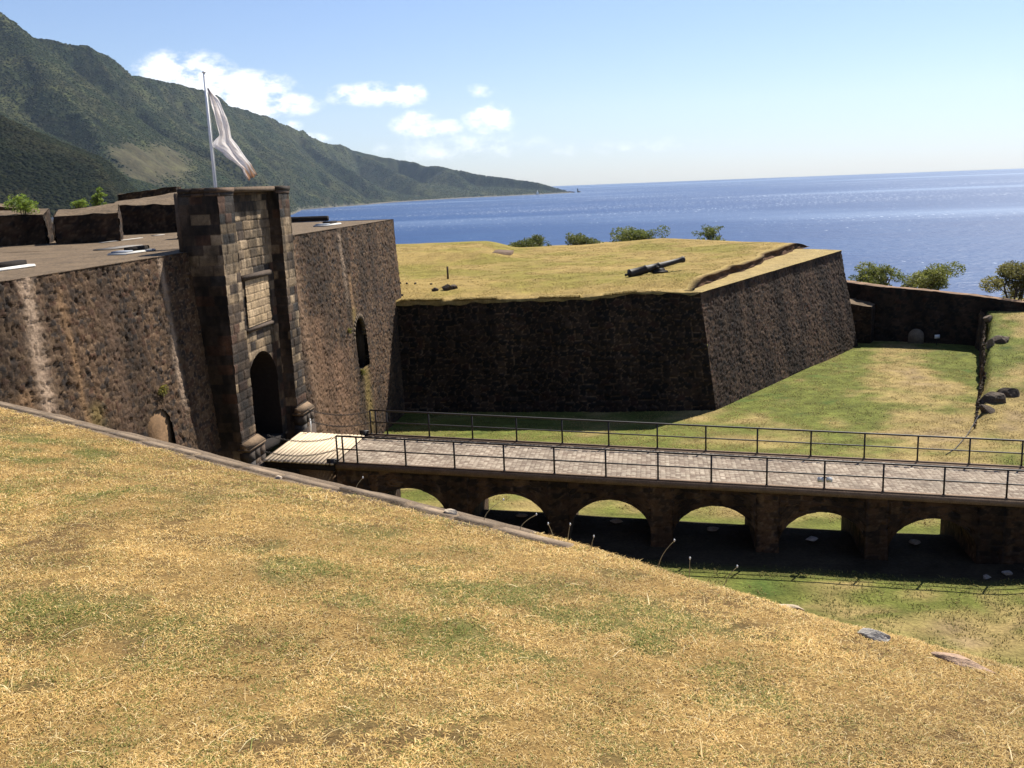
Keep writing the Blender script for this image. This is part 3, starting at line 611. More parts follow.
# opening: a dark recessed embrasure with an arched head, set through the face
ob = MB(); zt, zb_ = -8.0, -9.9; c0, hw = 16.85, 1.05
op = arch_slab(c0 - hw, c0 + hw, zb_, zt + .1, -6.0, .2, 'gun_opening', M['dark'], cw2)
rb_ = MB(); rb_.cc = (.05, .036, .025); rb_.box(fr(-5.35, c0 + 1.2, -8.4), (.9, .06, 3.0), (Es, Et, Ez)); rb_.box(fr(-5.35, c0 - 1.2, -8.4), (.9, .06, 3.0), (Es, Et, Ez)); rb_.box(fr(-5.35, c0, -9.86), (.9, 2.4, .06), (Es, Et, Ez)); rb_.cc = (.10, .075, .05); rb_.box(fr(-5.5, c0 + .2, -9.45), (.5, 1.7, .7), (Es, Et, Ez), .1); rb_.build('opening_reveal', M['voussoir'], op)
ob = MB(); ob.cc = (.105, .075, .047)
for i, a in enumerate(np.linspace(0.0, math.pi, 15)):
    r = hw + .02; X_ = (Et * math.cos(a) + Ez * math.sin(a)); Y_ = (Ez * math.cos(a) - Et * math.sin(a)); ob.box(fr(-4.82, c0 + r * math.cos(a), zt + .1 + r * math.sin(a)), (.24, .23, .24), (X_, Y_, Es), .015)
ob.build('opening_surround', M['voussoir'], op)
def simple_face(name, p0, p1, z0, z1, nrm, k, m, parent, step=.25, dark=1.0, size=(.38, .27), top=None):
    d = Vector(p1) - Vector(p0); L_ = d.length
    return wall_patch(name, p0, d.normalized(), L_, top or z0, z1, nrm, lambda U, V: rubble(U, V, size, k, dark=dark), m, parent, step=step)
e2 = simple_face('end_face', fr(-4.80, 25.62, 0), fr(-15, 26.5, 0), TOPZ, -14.4, et, 23, M['stone'], cw2, .12)
# terrace decks on top of both walls (pale hard mortar), with the surface a finger below the wall lip
def deck_grid(name, s0, s1, t0, t1, parent, k):
    a = np.linspace(0, 1, 40); b = np.linspace(t0, t1, int((t1 - t0) / .3) + 2); A, B = np.meshgrid(a, b, indexing='ij')
    sl0 = s0(B) if callable(s0) else s0; sl1 = s1(B) if callable(s1) else s1
    Sg = sl0 + (sl1 - sl0) * A; Z = TOPZ - .012 + .05 * (fbm(Sg / 2, B / 2, k, 3) - .5) * np.clip((1 - A) * 6, 0, 1)
    P = o0 + Sg[..., None] * es + B[..., None] * et + Z[..., None] * ez
    return np_mesh(name, P.reshape(-1, 3), grid_faces(len(a), len(b)), M['terrace'], parent)
deck_grid('terrace', -20, lambda t: -5.75 + (t + 22) * .0238 + .035, -22, 2.4, cw, 5)
deck_grid('terrace', -20, lambda t: -5.15 + (t - 5.9) * .0152 + .035, 2.4, 25.6, cw2, 6)
# wall between the two, behind the gatehouse, carrying the terrace edge (hidden from the moat)
bb = MB(); bb.box(fr(-5.75, 2.4, -2.5), (.5, 6.8, .9), (Es, Et, Ez)); bb.build('terrace_edge', M['dark'], cw2)
adopt(cw, *[c for c in list(cw.children)]); adopt(cw2, *[c for c in list(cw2.children)])

# ------------------------------------------------------------------ the gatehouse
gt = empty('stone_gatehouse', fr(-4.6, 2.4, -10), 'tall gate tower of dark and pale squared stone blocks with dark arched doorway', 'gatehouse')
TOP = .02; PL0, PL1, PR0, PR1 = -1.02, .30, 4.70, 5.88; SF, SR = -3.95, -4.45
def bands(zs):
    def f(row):
        z = -row * .36; o = .10 + 0 * z
        for (a, b, p) in zs: o = np.where((z < a) & (z > b), p, o)
        return o
    return f

def ash(k, pale, wts=(3, 2.5, 2, 1, .8, 1.2, 1.6)): return lambda U, V: ashlar(U, V, k, pale=pale, wts=wts)
dk = (2.6, 3, 2.4, .8, .5, 1.4, 1.2)
G = []
G.append(wall_patch('side_face', fr(-5.4, PL0, 0), es, 1.45, TOP, -13.3, -et, ash(31, bands([(-.1, -.7, 0), (-2.15, -2.6, 1.0)]), (4, 3, 2, .03, .01, 2.2, 1)), M['ashl'] if 'ashl' in M else M['ashlar'], None, step=.045))
G.append(wall_patch('pilaster', fr(SF, PL0, 0), et, PL1 - PL0, TOP, -10.4, es, ash(33, bands([(-1.05, -1.85, .7), (-2.15, -2.6, 1.0), (-2.6, -3.8, .8), (-3.8, -5, .35)]), dk), M['ashlar'], None, step=.045))
G.append(wall_patch('pilaster', fr(SF, PR0, 0), et, PR1 - PR0, TOP, -10.4, es, ash(35, bands([(-1.05, -1.85, .8), (-1.85, -2.6, .9), (-2.6, -3.6, .8), (-3.6, -5.5, .3)]), dk), M['ashlar'], None, step=.045))
pp = wall_patch('pilaster_cheek', fr(SR - .05, PR0, 0), es, SF - SR + .05, TOP, -10.4, -et, ash(37, bands([]), (5, 3, .6, .05, 0.01, 1, .8)), M['ashlar'], None, step=.06); G.append(pp)
G.append(wall_patch('pilaster_cheek', fr(SR - .05, PL1, 0), es, SF - SR + .05, TOP, -10.4, et, ash(39, bands([])), M['ashlar'], None, step=.09))
G.append(wall_patch('right_face', fr(-5.4, PR1, 0), es, 1.45, TOP, -13.5, et, ash(41, bands([])), M['ashlar'], None, step=.09))
DC, DW, SPR = 2.62, 1.52, -7.75
def archbot(u):
    t = PL1 + u; q = abs(t - DC)
    return -10.15 if q >= DW else SPR + math.sqrt(max(0, DW * DW - q * q)) * .98
ub = sorted(list(np.arange(0, PR0 - PL1 + .001, .05)) + [DC - DW - PL1 - .0005, DC - DW - PL1 + .0005, DC + DW - PL1 - .0005, DC + DW - PL1 + .0005])
G.append(wall_patch('gate_front', fr(SR, PL1, 0), et, PR0 - PL1, TOP, archbot, es, ash(43, bands([(-.7, -1.9, .85), (-1.9, -2.15, .0), (-2.15, -2.6, 1.0), (-5.3, -6.3, .75)]), dk), M['ashlar'], None, step=.05, vstep=.05, ub=ub))
cb = MB(); cb.cc = (.05, .042, .035)
for a, c in ((PL0 + .03, PL1 - .03), (PR0 + .03, PR1 - .03)): cb.box(fr((-5.4 + SF) / 2, (a + c) / 2, -5.2), (SF + 5.4 - .07, c - a, 10.3), (Es, Et, Ez))
cb.box(fr(-4.95, 2.5, -2.6), (.7, 4.3, 5.0), (Es, Et, Ez)); G.append(cb.build('core', M['ashlar']))
# vaulted passage behind the doorway
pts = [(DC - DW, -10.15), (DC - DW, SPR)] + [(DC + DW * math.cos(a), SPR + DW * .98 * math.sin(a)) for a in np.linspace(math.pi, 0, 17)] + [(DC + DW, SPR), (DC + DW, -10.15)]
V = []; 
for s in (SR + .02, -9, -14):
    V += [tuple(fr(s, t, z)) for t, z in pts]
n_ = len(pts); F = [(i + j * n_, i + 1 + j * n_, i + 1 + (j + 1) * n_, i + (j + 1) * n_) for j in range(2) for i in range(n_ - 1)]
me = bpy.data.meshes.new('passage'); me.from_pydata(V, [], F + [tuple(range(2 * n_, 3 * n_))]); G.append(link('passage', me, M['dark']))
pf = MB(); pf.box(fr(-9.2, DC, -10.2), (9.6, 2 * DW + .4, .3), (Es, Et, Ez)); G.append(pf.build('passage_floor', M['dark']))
# courses, frieze and cornice, stepping with the pilasters
def course(name, z, h, proj, col, pieces=True, lens=.8):
    b = MB(); r_ = random.Random(int(z * 1000))
    segs = [(PL0 - proj, PL1 + proj * .6, SF), (PL1 + proj * .6, PR0 - proj * .6, SR), (PR0 - proj * .6, PR1 + proj, SF)]
    for (a, c, s) in segs:
        n = max(1, int(round((c - a) / lens)))
        for i in range(n):
            w = (c - a) / n; k = r_.uniform(.6, 1.2); b.cc = tuple(np.array(col[r_.randrange(len(col))]) * k)
            b.box(fr(s - .25 + (proj + .25) / 2 + r_.uniform(-.008, .008), a + w * (i + .5), z), (proj + .5 - .25 + .0, w - .008, h), (Es, Et, Ez), .008)
    n = 3; w = (SF + proj + 5.4) / n
    for i in range(n):
        k = r_.uniform(.5, 1.0); b.cc = tuple(np.array(col[r_.randrange(len(col))]) * k)
        b.box(fr(-5.4 + w * (i + .5), PL0 - proj / 2 + .1, z), (w - .012, proj + .2, h), (Es, Et, Ez), .02)
    G.append(b.build(name, M['ashlar']))
PALE = [(.27, .22, .15), (.22, .175, .12), (.18, .145, .10)]; DARK = [(.075, .06, .052), (.10, .075, .06), (.055, .048, .045)]
course('cornice', .11, .16, .06, DARK, lens=1.3)
course('cornice', -.04, .13, .03, DARK, lens=1.1)
# roof slab
tb = MB(); tb.cc = (.10, .08, .062); tb.box(fr(-4.72, 2.43, .10), (1.35, 6.8, .2), (Es, Et, Ez), .03); G.append(tb.build('roof_slab', M['ashlar']))
bk = MB(); bk.cc = (.09, .07, .055); bk.box(fr(-5.5, 2.43, -1.0), (.25, 6.7, 2.1), (Es, Et, Ez), .03); G.append(bk.build('rear_face', M['ashlar']))
# pale stone tablet over the door, in a dark moulded frame
tb = MB(); r_ = random.Random(5); T0, T1, Z0, Z1 = 1.62, 3.95, -5.15, -3.35
def tabfn(U, V):
    h, c = ashlar(U, V, 55, rowh=.30, ln=.62, depth=.02, pale=lambda row: 1.0, wts=(0, 0, 0, 1, 2, 0, 0))
    return h, lerp(c * 1.5, np.array((.40, .33, .22)), .35)
G.append(wall_patch('tablet', fr(SR + .06, T0, 0), et, T1 - T0, Z1, Z0, es, tabfn, M['ashlar'], None, step=.03))
fb = MB(); fb.cc = (.07, .058, .05)
fb.box(fr(SR + .07, (T0 + T1) / 2, Z1 + .13), (.2, T1 - T0 + .5, .20), (Es, Et, Ez), .03); G.append(fb.build('tablet_hood', M['ashlar'])); fb = MB(); fb.cc = (.07, .058, .05); fb.box(fr(SR + .04, (T0 + T1) / 2, Z0 - .12), (.14, T1 - T0 + .3, .16), (Es, Et, Ez), .03)
for t in (): fb.box(fr(SR + .08, t, (Z0 + Z1) / 2), (.22, .26, Z1 - Z0 + .06), (Es, Et, Ez), .03)
G.append(fb.build('tablet_sill', M['ashlar']))
# pilaster pedestals with sloped caps
for (a, c) in ((PL0 - .03, PL1 + .1), (PR0 - .15, PR1 + .04)):
    b = MB(); r_ = random.Random(int(a * 10))
    for j in range(3):
        for i in range(3):
            b.cc = tuple(np.array(ASH[[0, 6, 1, 0, 2, 6, 1, 0, 1][i * 3 + j]]) * 1.1); w = (c - a) / 3
            b.box(fr(-3.86, a + w * (i + .5), -9.62 - j * .40), (.42, w - .015, .385), (Es, Et, Ez), .02)
    b.cc = (.11, .085, .062); b.box(fr(-3.86, (a + c) / 2, -9.34), (.50, c - a + .08, .12), (Es, Et, Ez), .03)
    b.cc = (.15, .115, .08); b.prism([fr(-4.0, a - .02, -9.275), fr(-3.62, a - .02, -9.275), fr(-3.90, a - .02, -9.08), fr(-4.0, a - .02, -9.08)], Et * (c - a + .04))
    b.cc = (.06, .05, .045); b.box(fr(-3.85, (a + c) / 2, -12.0), (.5, c - a, 4.0), (Es, Et, Ez), .02)
    G.append(b.build('pedestal', M['ashlar']))
adopt(gt, *G)

# ------------------------------------------------------------------ parapet blocks and ruins at the back of the terrace
def stone_block(name, label, c, size, rz, hts, k, cat='parapet', group='stone parapet blocks behind the terrace', cols=None, rim=True):
    """a weathered masonry block: hts = heights of the four top corners above the base"""
    root = empty(name, c, label, cat, group)
    Mx = Matrix.Rotation(rz, 3, 'Z'); X_, Y_ = Mx @ Vector((1, 0, 0)), Mx @ Vector((0, 1, 0)); c = Vector(c)
    hx, hy = size[0] / 2, size[1] / 2
    cr = [c - X_ * hx - Y_ * hy, c + X_ * hx - Y_ * hy, c + X_ * hx + Y_ * hy, c - X_ * hx + Y_ * hy]
    prt = []
    for i in range(4):
        a, b = cr[i], cr[(i + 1) % 4]; d = (b - a); L_ = d.length; nrm = Vector((d.y, -d.x, 0)).normalized()
        h0, h1 = hts[i], hts[(i + 1) % 4]
        prt.append(wall_patch('face', Vector((a.x, a.y, 0)), d.normalized(), L_, lambda u, h0=h0, h1=h1, L_=L_: c.z + h0 + (h1 - h0) * u / L_, c.z - .3, nrm, lambda U, V: rubble(U, V, (.34, .24), k + i, depth=.09, dark=.55), M['stone'], None, step=.09))  # faces darkened in colour for the shade on their fronts
    g = np.linspace(0, 1, 14); A, B = np.meshgrid(g, g, indexing='ij')
    q = [np.array(v) + np.array((0, 0, h)) for v, h in zip(cr, hts)]
    P = (q[0] * ((1 - A) * (1 - B))[..., None] + q[1] * (A * (1 - B))[..., None] + q[2] * (A * B)[..., None] + q[3] * ((1 - A) * B)[..., None])
    P[..., 2] += .16 * (fbm(A * 5, B * 5, k, 3) - .45)
    prt.append(np_mesh('top', P.reshape(-1, 3), grid_faces(14, 14), M['terrace']))
    return adopt(root, *prt)
stone_block('parapet_block', 'dark stone parapet block at the left picture edge, beside a bright green shrub', (-24.4, 46.2, -2.05), (5.2, 2.4), R(18), (1.28, 1.40, 1.62, 1.6), 201)
stone_block('parapet_block', 'middle dark stone parapet block with sloping sunlit top, between the two gaps', (-19.65, 46.3, -2.05), (2.7, 2.4), R(19), (1.30, 1.34, 1.75, 1.55), 211)
stone_block('parapet_block', 'broad stone parapet block with sunlit sloping top, left of the gatehouse', (-19.95, 55.2, -2.05), (3.6, 4.0), R(14), (1.62, 1.52, 2.22, 1.85), 221)
stone_block('parapet_block', 'narrow dark stone block tucked against the rear of the gatehouse', (-14.85, 45.8, -2.05), (.8, 1.2), R(8), (.95, .9, .95, 1.0), 231)
rw = stone_block('ruined_wall', 'reddish sloping ruined wall above the left parapet block', (-32.2, 57.5, -2.0), (9.0, 2.0), R(6), (2.9, 1.5, 1.5, 3.0), 241, 'wall', None)
stone_block('ruined_wall', 'low dark ruined wall behind the broad parapet block', (-22.4, 62.4, -2.0), (3.6, 1.2), R(4), (2.15, 2.5, 2.5, 2.1), 251, 'wall', None)
rt = MB(); rt.box(fr(-13.6, 29.5, -1.93), (6.5, .5, .34), (Es, Et, Ez), .04); tag(rt.build('low_kerb', M['dark']), 'low dark kerb along the far edge of the roof terrace', 'kerb')
# patch of dry grass behind the parapets
gp = np_mesh('terrace_grass', [tuple(fr(s, t, -2.06)) for s, t in ((-40, -12), (-19.9, -12), (-19.9, 34), (-40, 34))], [(0, 1, 2, 3)], M['grass'], col=np.tile(np.array((.27, .205, .072)), (4, 1))); tag(gp, kind='structure')
# roof vents: pale rimmed shallow hatches with a dark slot
def vent(c_s, c_t, L_, Wd, label, rz=0):
    root = empty('roof_vent', fr(c_s, c_t, TOPZ), label, 'vent', 'pale rimmed vents in the roof terrace')
    X_ = (Et * math.cos(rz) + Es * math.sin(rz)); Y_ = (Es * math.cos(rz) - Et * math.sin(rz)); c = fr(c_s, c_t, TOPZ)
    b = MB(); b.cc = (.50, .485, .45); b.box(c + Ez * .02, (L_, Wd, .10), (X_, Y_, Ez), .03); rim = b.build('rim', M['plank'])
    d = MB(); d.box(c + X_ * (L_ * .16) + Ez * .13, (L_ * .60, Wd * .42, .16), (X_, Y_, Ez), .02); slot = d.build('slot', M['dark'])
    g = MB(); g.cc = (.26, .28, .32); g.box(c - X_ * (L_ * .31) + Ez * .09, (L_ * .26, Wd * .8, .06), (X_, Y_, Ez), .02); lid = g.build('cover', M['plank'])
    return adopt(root, rim, slot, lid)
vent(-7.6, -.6, 2.2, .7, 'pale rimmed roof vent with dark slot on the terrace just left of the gatehouse')
vent(-8.3, -7.0, 2.4, .8, 'pale rimmed roof vent cut off by the left picture edge')
vent(-6.9, 19.2, 2.6, .8, 'pale rimmed roof vent on the terrace right of the gatehouse')
for (s, t, L_, w, lab) in ((-13.6, 9.2, 3.6, .22, 'long pale strip of mortar lying across the roof terrace before the middle block'), (-14.0, 13.4, 1.0, .25, 'short pale strip of mortar on the terrace before the broad block'), (-10.2, 3.0, 2.6, .7, 'grey worn mortar patch leading to the terrace vent')):
    b = MB(); b.cc = (.36, .33, .29) if w < .4 else (.19, .17, .15); b.box(fr(s, t, TOPZ + .012), (w, L_, .03), (Es, Et, Ez), .01); tag(b.build('mortar_strip', M['plank']), lab, 'mortar strip')

# ------------------------------------------------------------------ flagpole and flag
fp = empty('flagpole', fr(-5.9, 3.15, TOPZ), 'slender white flagpole rising behind the gate tower', 'flagpole')
FB = fr(-5.9, 3.15, TOPZ); b = MB(); b.tube([FB, FB + Ez * 4, FB + Ez * 6.55], [.065, .055, .042], 12); p1 = b.build('pole', M['pole'], smooth=True)
b = MB(); b.tube([FB + Ez * 6.55, FB + Ez * 6.58, FB + Ez * 6.62], [.075, .08, .03], 12); p2 = b.build('finial', M['pole'])
b = MB(); b.box(FB + Ez * .15, (.4, .4, .3), None, .03); p3 = b.build('base_block', M['dark'])
b = MB(); b.tube([FB + Vector((.07, -.03, 6.5)), FB + Vector((.10, -.05, 3.8)), FB + Vector((.07, -.03, .8))], .008, 5); p4 = b.build('halyard', M['white'])
adopt(fp, p1, p2, p3, p4)
def make_flag():
    nu, nv = 46, 34; u = np.linspace(0, 1, nu); v = np.linspace(0, 1, nv); U, Vv = np.meshgrid(u, v, indexing='ij')
    # u runs from the hoist top down the limp cloth; v across its folds
    kk = [0, .15, .35, .47, .58, .74, .88, 1.0]
    cx = np.interp(u, kk, [.11, .31, .48, .56, .56, .88, 1.27, 1.46]); cz = np.interp(u, kk, [5.97, 5.43, 4.75, 4.34, 3.98, 3.45, 3.01, 2.58])
    wd = np.interp(u, kk, [.03, .30, .42, .42, .48, .48, .34, .36]); off = np.interp(u, [0, .48, .56, .60, .66, 1], [0, 0, -.16, -.20, -.06, 0])
    w = Vv - .5
    fold = np.sin(w * 13 + U * 7) * .07 * np.clip(wd[:, None] * 3, 0, 1) + np.sin(w * 29 - U * 11) * .022
    X = cx[:, None] + w * wd[:, None] * 1.0 + off[:, None] * (w < .0) * (-w * 2) * 1.6; Y = fold + .5 * (U - .2) * .5
    Z = cz[:, None] + w * wd[:, None] * .55 + .03 * np.sin(U * 23 + w * 9) - .10 * np.abs(w) * (U > .9)
    P = np.array(FB)[None, None] + np.stack([X, Y, Z], -1)
    c = np.tile(np.array((.92, .89, .87)), (nu, nv, 1)); c = lerp(c, np.array((.50, .30, .14)), (sstep(.88, .97, U + .05 * np.sin(w * 17)) * .75)[..., None])
    c = lerp(c, np.array((.30, .25, .27)), (sstep(.10, .0, U) * .7)[..., None])
    me = np_mesh('flag', P.reshape(-1, 3), grid_faces(nu, nv), M['cloth'], col=c.reshape(-1, 3), smooth=True)
    md = me.modifiers.new('cloth', 'SOLIDIFY'); md.thickness = .006
    tag(me, 'limp white flag drooping from the flagpole above the gatehouse', 'flag')
make_flag()
# ================================================================== THE BRIDGE
BW = 4.2; S0, S1 = -.75, 34.0
PIERS = [.1 + 3.75 * k for k in range(7)]; PH = .40
def arch_bottom(s):
    """underside of the bridge at s: arch intrados or None where a pier reaches the ground"""
    for a, b in zip(PIERS[:-1], PIERS[1:]):
        l, r = a + PH, b - PH
        if l < s < r:
            c = (l + r) / 2; q = (s - c) / ((r - l) / 2); crown = deckz(c) - .78
            return crown - 1.18 * (1 - max(0, 1 - q * q) ** .55)
    return None
def bridge_bot(u):
    s = S0 + u; z = arch_bottom(s); return z if z is not None else -14.6
ub = list(np.arange(0, S1 - S0, .07))
for p in PIERS:
    for e in (-PH, PH):
        for d in (-.0006, .0006): ub.append(p + e + d - S0)
    for e in (-PH, PH):
        for d in (.01, .03, .05, -.01, -.03, -.05): ub.append(p + e + d - S0)
ub = np.array(sorted(q for q in ub if 0 <= q <= S1 - S0))
br = empty('arched_bridge', fr(11, 2.1, -13.5), 'long low stone bridge on round arches crossing the dry moat to the gate', 'bridge')
BC = [(.090, .058, .036), (.115, .075, .045), (.062, .045, .033), (.14, .10, .062), (.042, .032, .026)]
def bfn(k):
    def f(U, V):
        h, c = rubble(U, V, (.34, .22), k, dark=.9, depth=.05, cols=BC, w=[3, 3, 2, 1, 2], mortar=(.15, .115, .08), stain=.6)
        drip = fbm(U * 1.1, U * 0 + 5, k + 3, 4); c = c * lerp(.55, 1.25, sstep(.3, .65, drip))[..., None]
        return h, c
    return f
Bp = []
Bp.append(wall_patch('arcade_face', fr(S0, 0, 0), es, S1 - S0, lambda u: deckz(S0 + u) - .12, bridge_bot, -et, bfn(301), M['stone'], None, step=.06, ub=ub))
Bp.append(wall_patch('arcade_face', fr(S0, BW, 0), es, S1 - S0, lambda u: deckz(S0 + u) - .12, bridge_bot, et, bfn(311), M['stone'], None, step=.12, ub=ub))
# vaults: soffits and pier cheeks
for a, b in zip(PIERS[:-1], PIERS[1:]):
    l, r = a + PH, b - PH; c = (l + r) / 2; ss = c - (r - l) / 2 * np.cos(np.linspace(0, math.pi, 41)); zz = [deckz(c) - .78 - 1.18 * (1 - max(0, 1 - ((s - c) / ((r - l) / 2)) ** 2) ** .55) for s in ss]
    prof = [(l, -14.6)] + [(l, -14.6 + (zz[0] + 14.6) * q) for q in np.linspace(.1, .9, 9)] + list(zip(ss, zz)) + [(r, -14.6 + (zz[-1] + 14.6) * q) for q in np.linspace(.9, .1, 9)] + [(r, -14.6)]
    tt = np.linspace(.0, BW, 50); prof = np.array(prof); cum = np.concatenate([[0], np.cumsum(np.hypot(*np.diff(prof, axis=0).T))])
    U, T = np.meshgrid(cum, tt, indexing='ij'); h, col = rubble(U + a * 7, T, (.3, .3), 321, depth=.03, cols=BC, w=[3, 3, 2, 1, 2])
    P = o0 + prof[:, 0][:, None, None] * es + T[..., None] * et + prof[:, 1][:, None, None] * ez
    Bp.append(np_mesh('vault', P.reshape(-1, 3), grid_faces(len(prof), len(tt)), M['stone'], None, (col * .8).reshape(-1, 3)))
# end wall under the drawbridge
Bp.append(wall_patch('abutment', fr(S0, 0, 0), et, BW, deckz(S0) - .12, -14, -es, bfn(331), M['stone'], None, step=.1))
# roadway of worn setts
def make_road():
    ss = np.arange(S0, S1, .04); tt = np.arange(.30, BW - .29, .036); A, B = np.meshgrid(ss, tt, indexing='ij')
    rowh = .18; row = np.floor(A / rowh); ln = .14; off = (row % 2) * ln * .5 + (hsh(row, 3, 5) - .5) * .05
    cu = np.floor((B + off) / ln); rv = A / rowh - row; ru = (B + off) / ln - cu
    e = np.minimum(np.minimum(ru, 1 - ru) * ln, np.minimum(rv, 1 - rv) * rowh) + .012 * (vnoise(A * 17, B * 17, 3) - .5)
    h = hsh(row, cu, 77)
    z = deckz(A) + .02 + .022 * sstep(.0, .03, e) + .014 * (h - .5) + .03 * (fbm(A / 1.2, B / 1.2, 5, 3) - .5)
    c = pal([(.29, .235, .185), (.36, .30, .24), (.24, .19, .15), (.42, .36, .29), (.20, .15, .115)], [3, 3, 2, 1.2, 1.2], hsh(row, cu, 79))
    c = lerp(np.array((.12, .085, .06)), c, sstep(.0, .022, e)[..., None]) * lerp(.72, 1.2, fbm(A / 1.6, B / .9, 9, 4))[..., None]
    P = o0 + A[..., None] * es + B[..., None] * et + z[..., None] * ez
    return np_mesh('roadway', P.reshape(-1, 3), grid_faces(len(ss), len(tt)), M['cobble'], None, c.reshape(-1, 3))
Bp.append(make_road())
for (t0, t1, pr) in ((-.10, .30, 0), (BW - .30, BW + .10, 0)):
    b = MB(); n = 1; w = (S1 - S0) / n
    for i in range(n):
        a, c = S0 + w * i + .003, S0 + w * (i + 1) - .003
        b.prism([fr(a, t0, deckz(a) - .16), fr(c, t0, deckz(c) - .16), fr(c, t0, deckz(c) + .05), fr(a, t0, deckz(a) + .05)], Et * (t1 - t0))
        tm = t0 + .08 if t0 < 1 else t1 - .18
        b.prism([fr(a, tm, deckz(a) + .0501), fr(c, tm, deckz(c) + .0501), fr(c, tm, deckz(c) + .10), fr(a, tm, deckz(a) + .10)], Et * .10)
    Bp.append(b.build('kerb', M['kerb']))
adopt(br, *Bp)

# railings: each a thing of posts and two rails
def railing(label, t, posts, S_end):
    root = empty('iron_railing', fr(posts[0], t, deckz(posts[0])), label, 'railing', 'black iron railings along the bridge')
    prt = []
    b = MB(); b.tube([fr(s, t, deckz(s) + 1.10) for s in np.linspace(posts[0], S_end, 12)], .036, 8); prt.append(b.build('top_rail', M['iron'], smooth=True))
    b = MB(); b.tube([fr(s, t, deckz(s) + .60) for s in np.linspace(posts[0], S_end, 12)], .027, 8); prt.append(b.build('middle_rail', M['iron'], smooth=True))
    for i, s in enumerate(posts):
        b = MB(); z = deckz(s); b.tube([fr(s, t, z + .02), fr(s, t, z + 1.10)], .034, 8); b.box(fr(s, t, z + .105), (.10, .10, .012), (Es, Et, Ez), .004)
        prt.append(b.build('post', M['iron']))
    return adopt(root, *prt)
near_posts = [-.68, -.45, .09, 1.95, 3.8, 5.65, 7.5, 9.37, 11.24, 13.12, 15.05, 17.02, 19.0, 21.02, 23.07, 25.1, 27.1, 29.1]
far_posts = [-.58, -.35, .12, 1.9, 3.72, 5.55, 7.42, 9.3, 11.24, 13.15, 15.15, 17.2, 19.22, 21.2, 23.1, 25.0, 27.0, 29.0, 31.0]
railing('black iron railing of posts and two bars along the near edge of the bridge', .03, near_posts, 29.1)
railing('black iron railing of posts and two bars along the far edge of the bridge', BW - .03, far_posts, 31.0)
# small twin floodlight clamped to a near post
fx = empty('floodlight', fr(17.02, .03, deckz(17.02)), 'small white twin floodlight fixed to a post of the near railing', 'floodlight')
prt = []
b = MB(); b.tube([fr(16.86, .0, deckz(17) + .50), fr(17.18, .0, deckz(17) + .50)], .016, 6); prt.append(b.build('bracket', M['iron']))
for ds in (-.15, .15):
    b = MB(); b.box(fr(17.02 + ds, -.05, deckz(17) + .44), (.20, .14, .16), (Es, Et, Ez), .02); prt.append(b.build('lamp_housing', M['white']))
adopt(fx, *prt)
# the timber drawbridge between bridge and gate
db = empty('drawbridge', fr(-2.1, 1.8, deckz(-2.0)), 'pale timber platform of planks between the gate and the stone bridge', 'drawbridge')
prt = []; b = MB(); r_ = random.Random(4); n = 17; w = (S0 + 3.55) / n
for i in range(n):
    b.cc = tuple(np.array((.56, .44, .30)) * r_.uniform(.88, 1.08)); s = -3.55 + w * (i + .5)
    b.box(fr(s, 1.78 + r_.uniform(-.02, .02), deckz(s) + .075 + r_.uniform(-.003, .003)), (w - .022, 4.1, .07), (Es, Et, Ez), .012)
prt.append(b.build('planks', M['plank']))
for t in (-.15, 1.2, 2.5, 3.6):
    b = MB(); b.prism([fr(-3.5, t, deckz(-3.5) - .22), fr(S0 - .02, t, deckz(S0) - .22), fr(S0 - .02, t, deckz(S0) + .035), fr(-3.5, t, deckz(-3.5) + .035)], Et * .18); prt.append(b.build('beam', M['dark']))
adopt(db, *prt)
pb_ = MB(); pb_.cc = (.20, .16, .115); pb_.box(fr(-1.7, .9, -11.9), (1.3, 1.2, 3.2), (Es, Et, Ez), .05); tag(pb_.build('masonry_pier', M['stone']), 'pale masonry pier holding up the timber platform', 'pier')
# chains: sagging, as alternating links
def chain(label, a, c, sag):
    b = MB(); a, c = Vector(a), Vector(c); L_ = (c - a).length; n = int(L_ / .075)
    def pt(q): p = a.lerp(c, q); p.z -= sag * 4 * q * (1 - q); return p
    for i in range(n):
        p0, p1 = pt(i / n), pt((i + 1) / n); d = (p1 - p0).normalized(); sd = d.cross(Ez).normalized(); up = sd.cross(d)
        w = sd if i % 2 else up; m = (p0 + p1) / 2; h = (p1 - p0).length * .62
        ring = [m + d * (h * math.cos(q)) + w * (.032 * math.sin(q)) for q in np.linspace(0, 2 * math.pi, 9)]
        b.tube(ring, .011, 5, cap=False)
    tag(b.build('guard_chain', M['chain']), label, 'chain', 'guard chains beside the timber platform')
zz = deckz(-.7)
chain('upper guard chain sagging along the near side of the timber platform', fr(-3.5, .35, -9.12), fr(-.68, .03, zz + 1.05), .20)
chain('lower guard chain sagging along the near side of the timber platform', fr(-3.52, -.1, -9.62), fr(-.68, .03, zz + .58), .22)
chain('upper guard chain sagging along the far side of the timber platform', fr(-3.42, 4.55, -9.12), fr(-.58, BW - .03, deckz(-.58) + 1.05), .20)
chain('lower guard chain sagging along the far side of the timber platform', fr(-3.42, 4.55, -9.60), fr(-.58, BW - .03, deckz(-.58) + .58), .22)
b = MB(); b.tube([fr(-3.1, 3.9, deckz(-3) + .05), fr(-3.1, 3.9, deckz(-3) + .62)], .035, 8); b.tube([fr(-3.1, 3.9, deckz(-3) + .62), fr(-3.1, 3.9, deckz(-3) + .68)], [.05, .02], 8)
tag(b.build('guard_post', M['white']), 'short pale post at the far corner of the timber platform', 'post')
